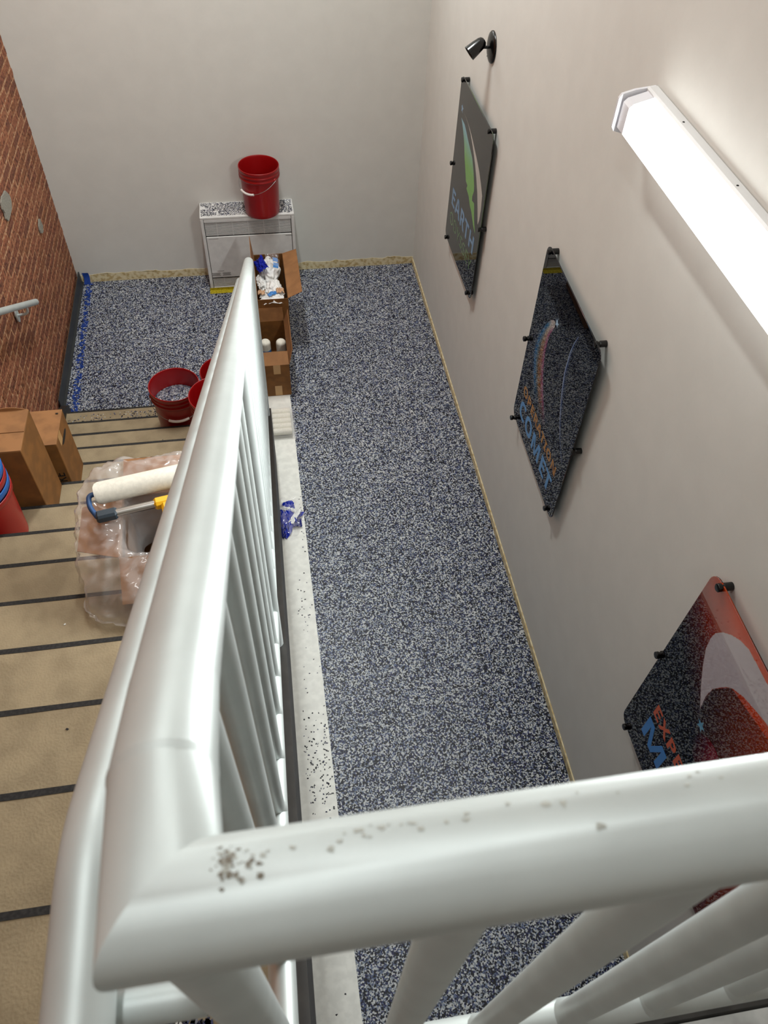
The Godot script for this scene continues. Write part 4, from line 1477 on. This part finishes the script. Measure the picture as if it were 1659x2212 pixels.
func spotlight() -> void:
	var o := thing("spotlight", "small black adjustable spotlight on a round plate high on the poster wall", "spotlight", Vector3(0, 2.300, 1.545))
	var b := Basis(Vector3(0, 0, 1), PI / 2)   # own up points out of the wall
	var m := MB.new()
	m.lathe([Vector2(0.076, 0.0), Vector2(0.076, 0.006), Vector2(0.070, 0.012), Vector2(0.050, 0.019), Vector2(0.022, 0.024), Vector2(0, 0.0245)], 40, Vector3.ZERO, b)
	obj("wall_plate", m, M.black_gloss, o)
	m = MB.new()
	m.tube([Vector3(-0.018, 0, 0), Vector3(-0.060, 0, 0)], 0.0075, 14)
	obj("arm", m, M.black_matte, o)
	var d := Vector3(-0.78, -0.60, 0.10).normalized()
	var up := d
	var s := up.cross(Vector3(0, 0, 1)).normalized()
	var hb := Basis(s, up, s.cross(up))
	m = MB.new()
	m.lathe([Vector2(0.0, -0.030), Vector2(0.014, -0.028), Vector2(0.024, -0.020), Vector2(0.029, -0.006), Vector2(0.034, 0.03), Vector2(0.0375, 0.066), Vector2(0.0375, 0.070), Vector2(0.034, 0.069), Vector2(0.031, 0.055), Vector2(0, 0.050)], 32, Vector3(-0.070, 0.016, 0.0), hb)
	obj("head", m, M.black_gloss, o)
	m = MB.new()
	m.lathe([Vector2(0.003, 0), Vector2(0.003, 0.006), Vector2(0, 0.007)], 8, Vector3(-0.014, -0.050, -0.02), b)
	obj("screw", m, M.wire, o)


func spills() -> void:
	# flakes on the lowest tread and by the corner post at the top
	var sp := []
	for i in 900:
		var x := rng.randf_range(SX0 + 0.01, SX1 - 0.05)
		var z := Z1 + 0.04 + absf(rng.randfn(0.0, 0.11))
		if z < Z1 + RUN - 0.02 and (x > -2.3 or rng.randf() < 0.45):
			sp.append([Vector3(x, RISE + 0.0013, z)])
	flakes("paint_flakes", "flakes spilled over the lowest stair tread", sp, 0.0055)
	sp = []
	for i in 160:
		sp.append([Vector3(rng.randfn(-1.545, 0.035), RISE * 14 + 0.0013, 5.655 + rng.randfn(0, 0.016))])
	flakes("paint_flakes", "flakes spilled on the topmost stair tread beside the corner post", sp, 0.005)
	sp = []
	for q in [[-2.25, 2, 0.1], [-2.0, 3, 0.06], [-2.5, 4, 0.2], [-2.3, 5, 0.15], [-2.2, 12, 0.1], [-1.9, 12, 0.02], [-2.05, 10, 0.06], [-1.9, 11, 0.2], [-1.72, 13, 0.1], [-2.3, 9, 0.12], [-1.8, 14, 0.2]]:
		sp.append([Vector3(q[0], RISE * q[1] + 0.0013, Z1 + RUN * (q[1] - 1) + 0.05 + q[2]), [0, 3][rng.randi() % 2]])
	flakes("paint_flakes", "single flakes dropped here and there on the stair treads", sp, 0.004)


func _ready() -> void:
	rng.seed = 11
	nz.seed = 7
	nz.frequency = 0.02
	nz.fractal_octaves = 3
	# camera
	var yaw := 0.197921
	var pitch := 0.891186
	var roll := 0.056324
	var fwd := Vector3(sin(yaw) * cos(pitch), -sin(pitch), -cos(yaw) * cos(pitch))
	var r0 := Vector3(cos(yaw), 0, sin(yaw))
	var u0 := r0.cross(fwd)
	var r1 := r0 * cos(roll) + u0 * sin(roll)
	var u1 := u0 * cos(roll) - r0 * sin(roll)
	var cam := Camera3D.new()
	cam.name = "camera"
	add_child(cam)
	cam.transform = Transform3D(Basis(r1, u1, -fwd), Vector3(-1.300994, 3.902780, 5.838636))
	cam.near = 0.05
	cam.far = 60.0
	var ca := CameraAttributesPhysical.new()
	ca.frustum_focal_length = 18.116
	ca.frustum_near = 0.05
	ca.frustum_far = 60.0
	ca.frustum_focus_distance = 3.6
	ca.exposure_aperture = 9.0
	cam.attributes = ca
	cam.fov = 67.0408
	cam.current = true
	# environment: a closed room, so the sky is only what would be seen through a gap
	var we := WorldEnvironment.new()
	we.name = "world_environment"
	var env := Environment.new()
	env.background_mode = Environment.BG_COLOR
	env.background_color = Color(0.05, 0.05, 0.05)
	env.tonemap_mode = Environment.TONE_MAPPER_LINEAR
	env.tonemap_exposure = 1.12
	env.sdfgi_enabled = true
	env.ssao_enabled = true
	env.ssil_enabled = true
	we.environment = env
	add_child(we)
	materials()
	wall_light(Vector3(-0.002, 2.790, 3.405), 0.0, "long glowing strip light on the poster wall", 6.0, 4.0)
	wall_light(Vector3(-1.6, 2.85, 0.002), PI / 2, "strip light high on the far wall above the heater, outside the picture", 0.5, 3.0)
	fitted_ceiling_light(Vector3(-1.4, 5.3, 1.4), "strip light on the ceiling at the heater end, unseen and placed to fit the brightness", 8.5, 8.5)
	fitted_ceiling_light(Vector3(-1.4, 5.3, 5.0), "strip light on the ceiling over the upper stairs, unseen and placed to fit the brightness", 1.5, 1.5)
	fitted_ceiling_light(Vector3(-1.4, 5.3, 7.0), "strip light on the ceiling behind the landing, unseen and placed to fit the brightness", 0.2, 0.2)
	structure()
	stairs()
	railing()
	ledge()
	heater()
	buckets()
	tapes()
	cartons()
	rubbish()
	lined_box()
	poster(0, 1.118, "grey Earth poster with a green arc, farthest of the three posters")
	poster(1, 2.897, "black Comet poster with a coloured tail, middle of the three posters")
	poster(2, 4.683, "orange and black Mars poster behind the landing rail")
	spotlight()
	spills()
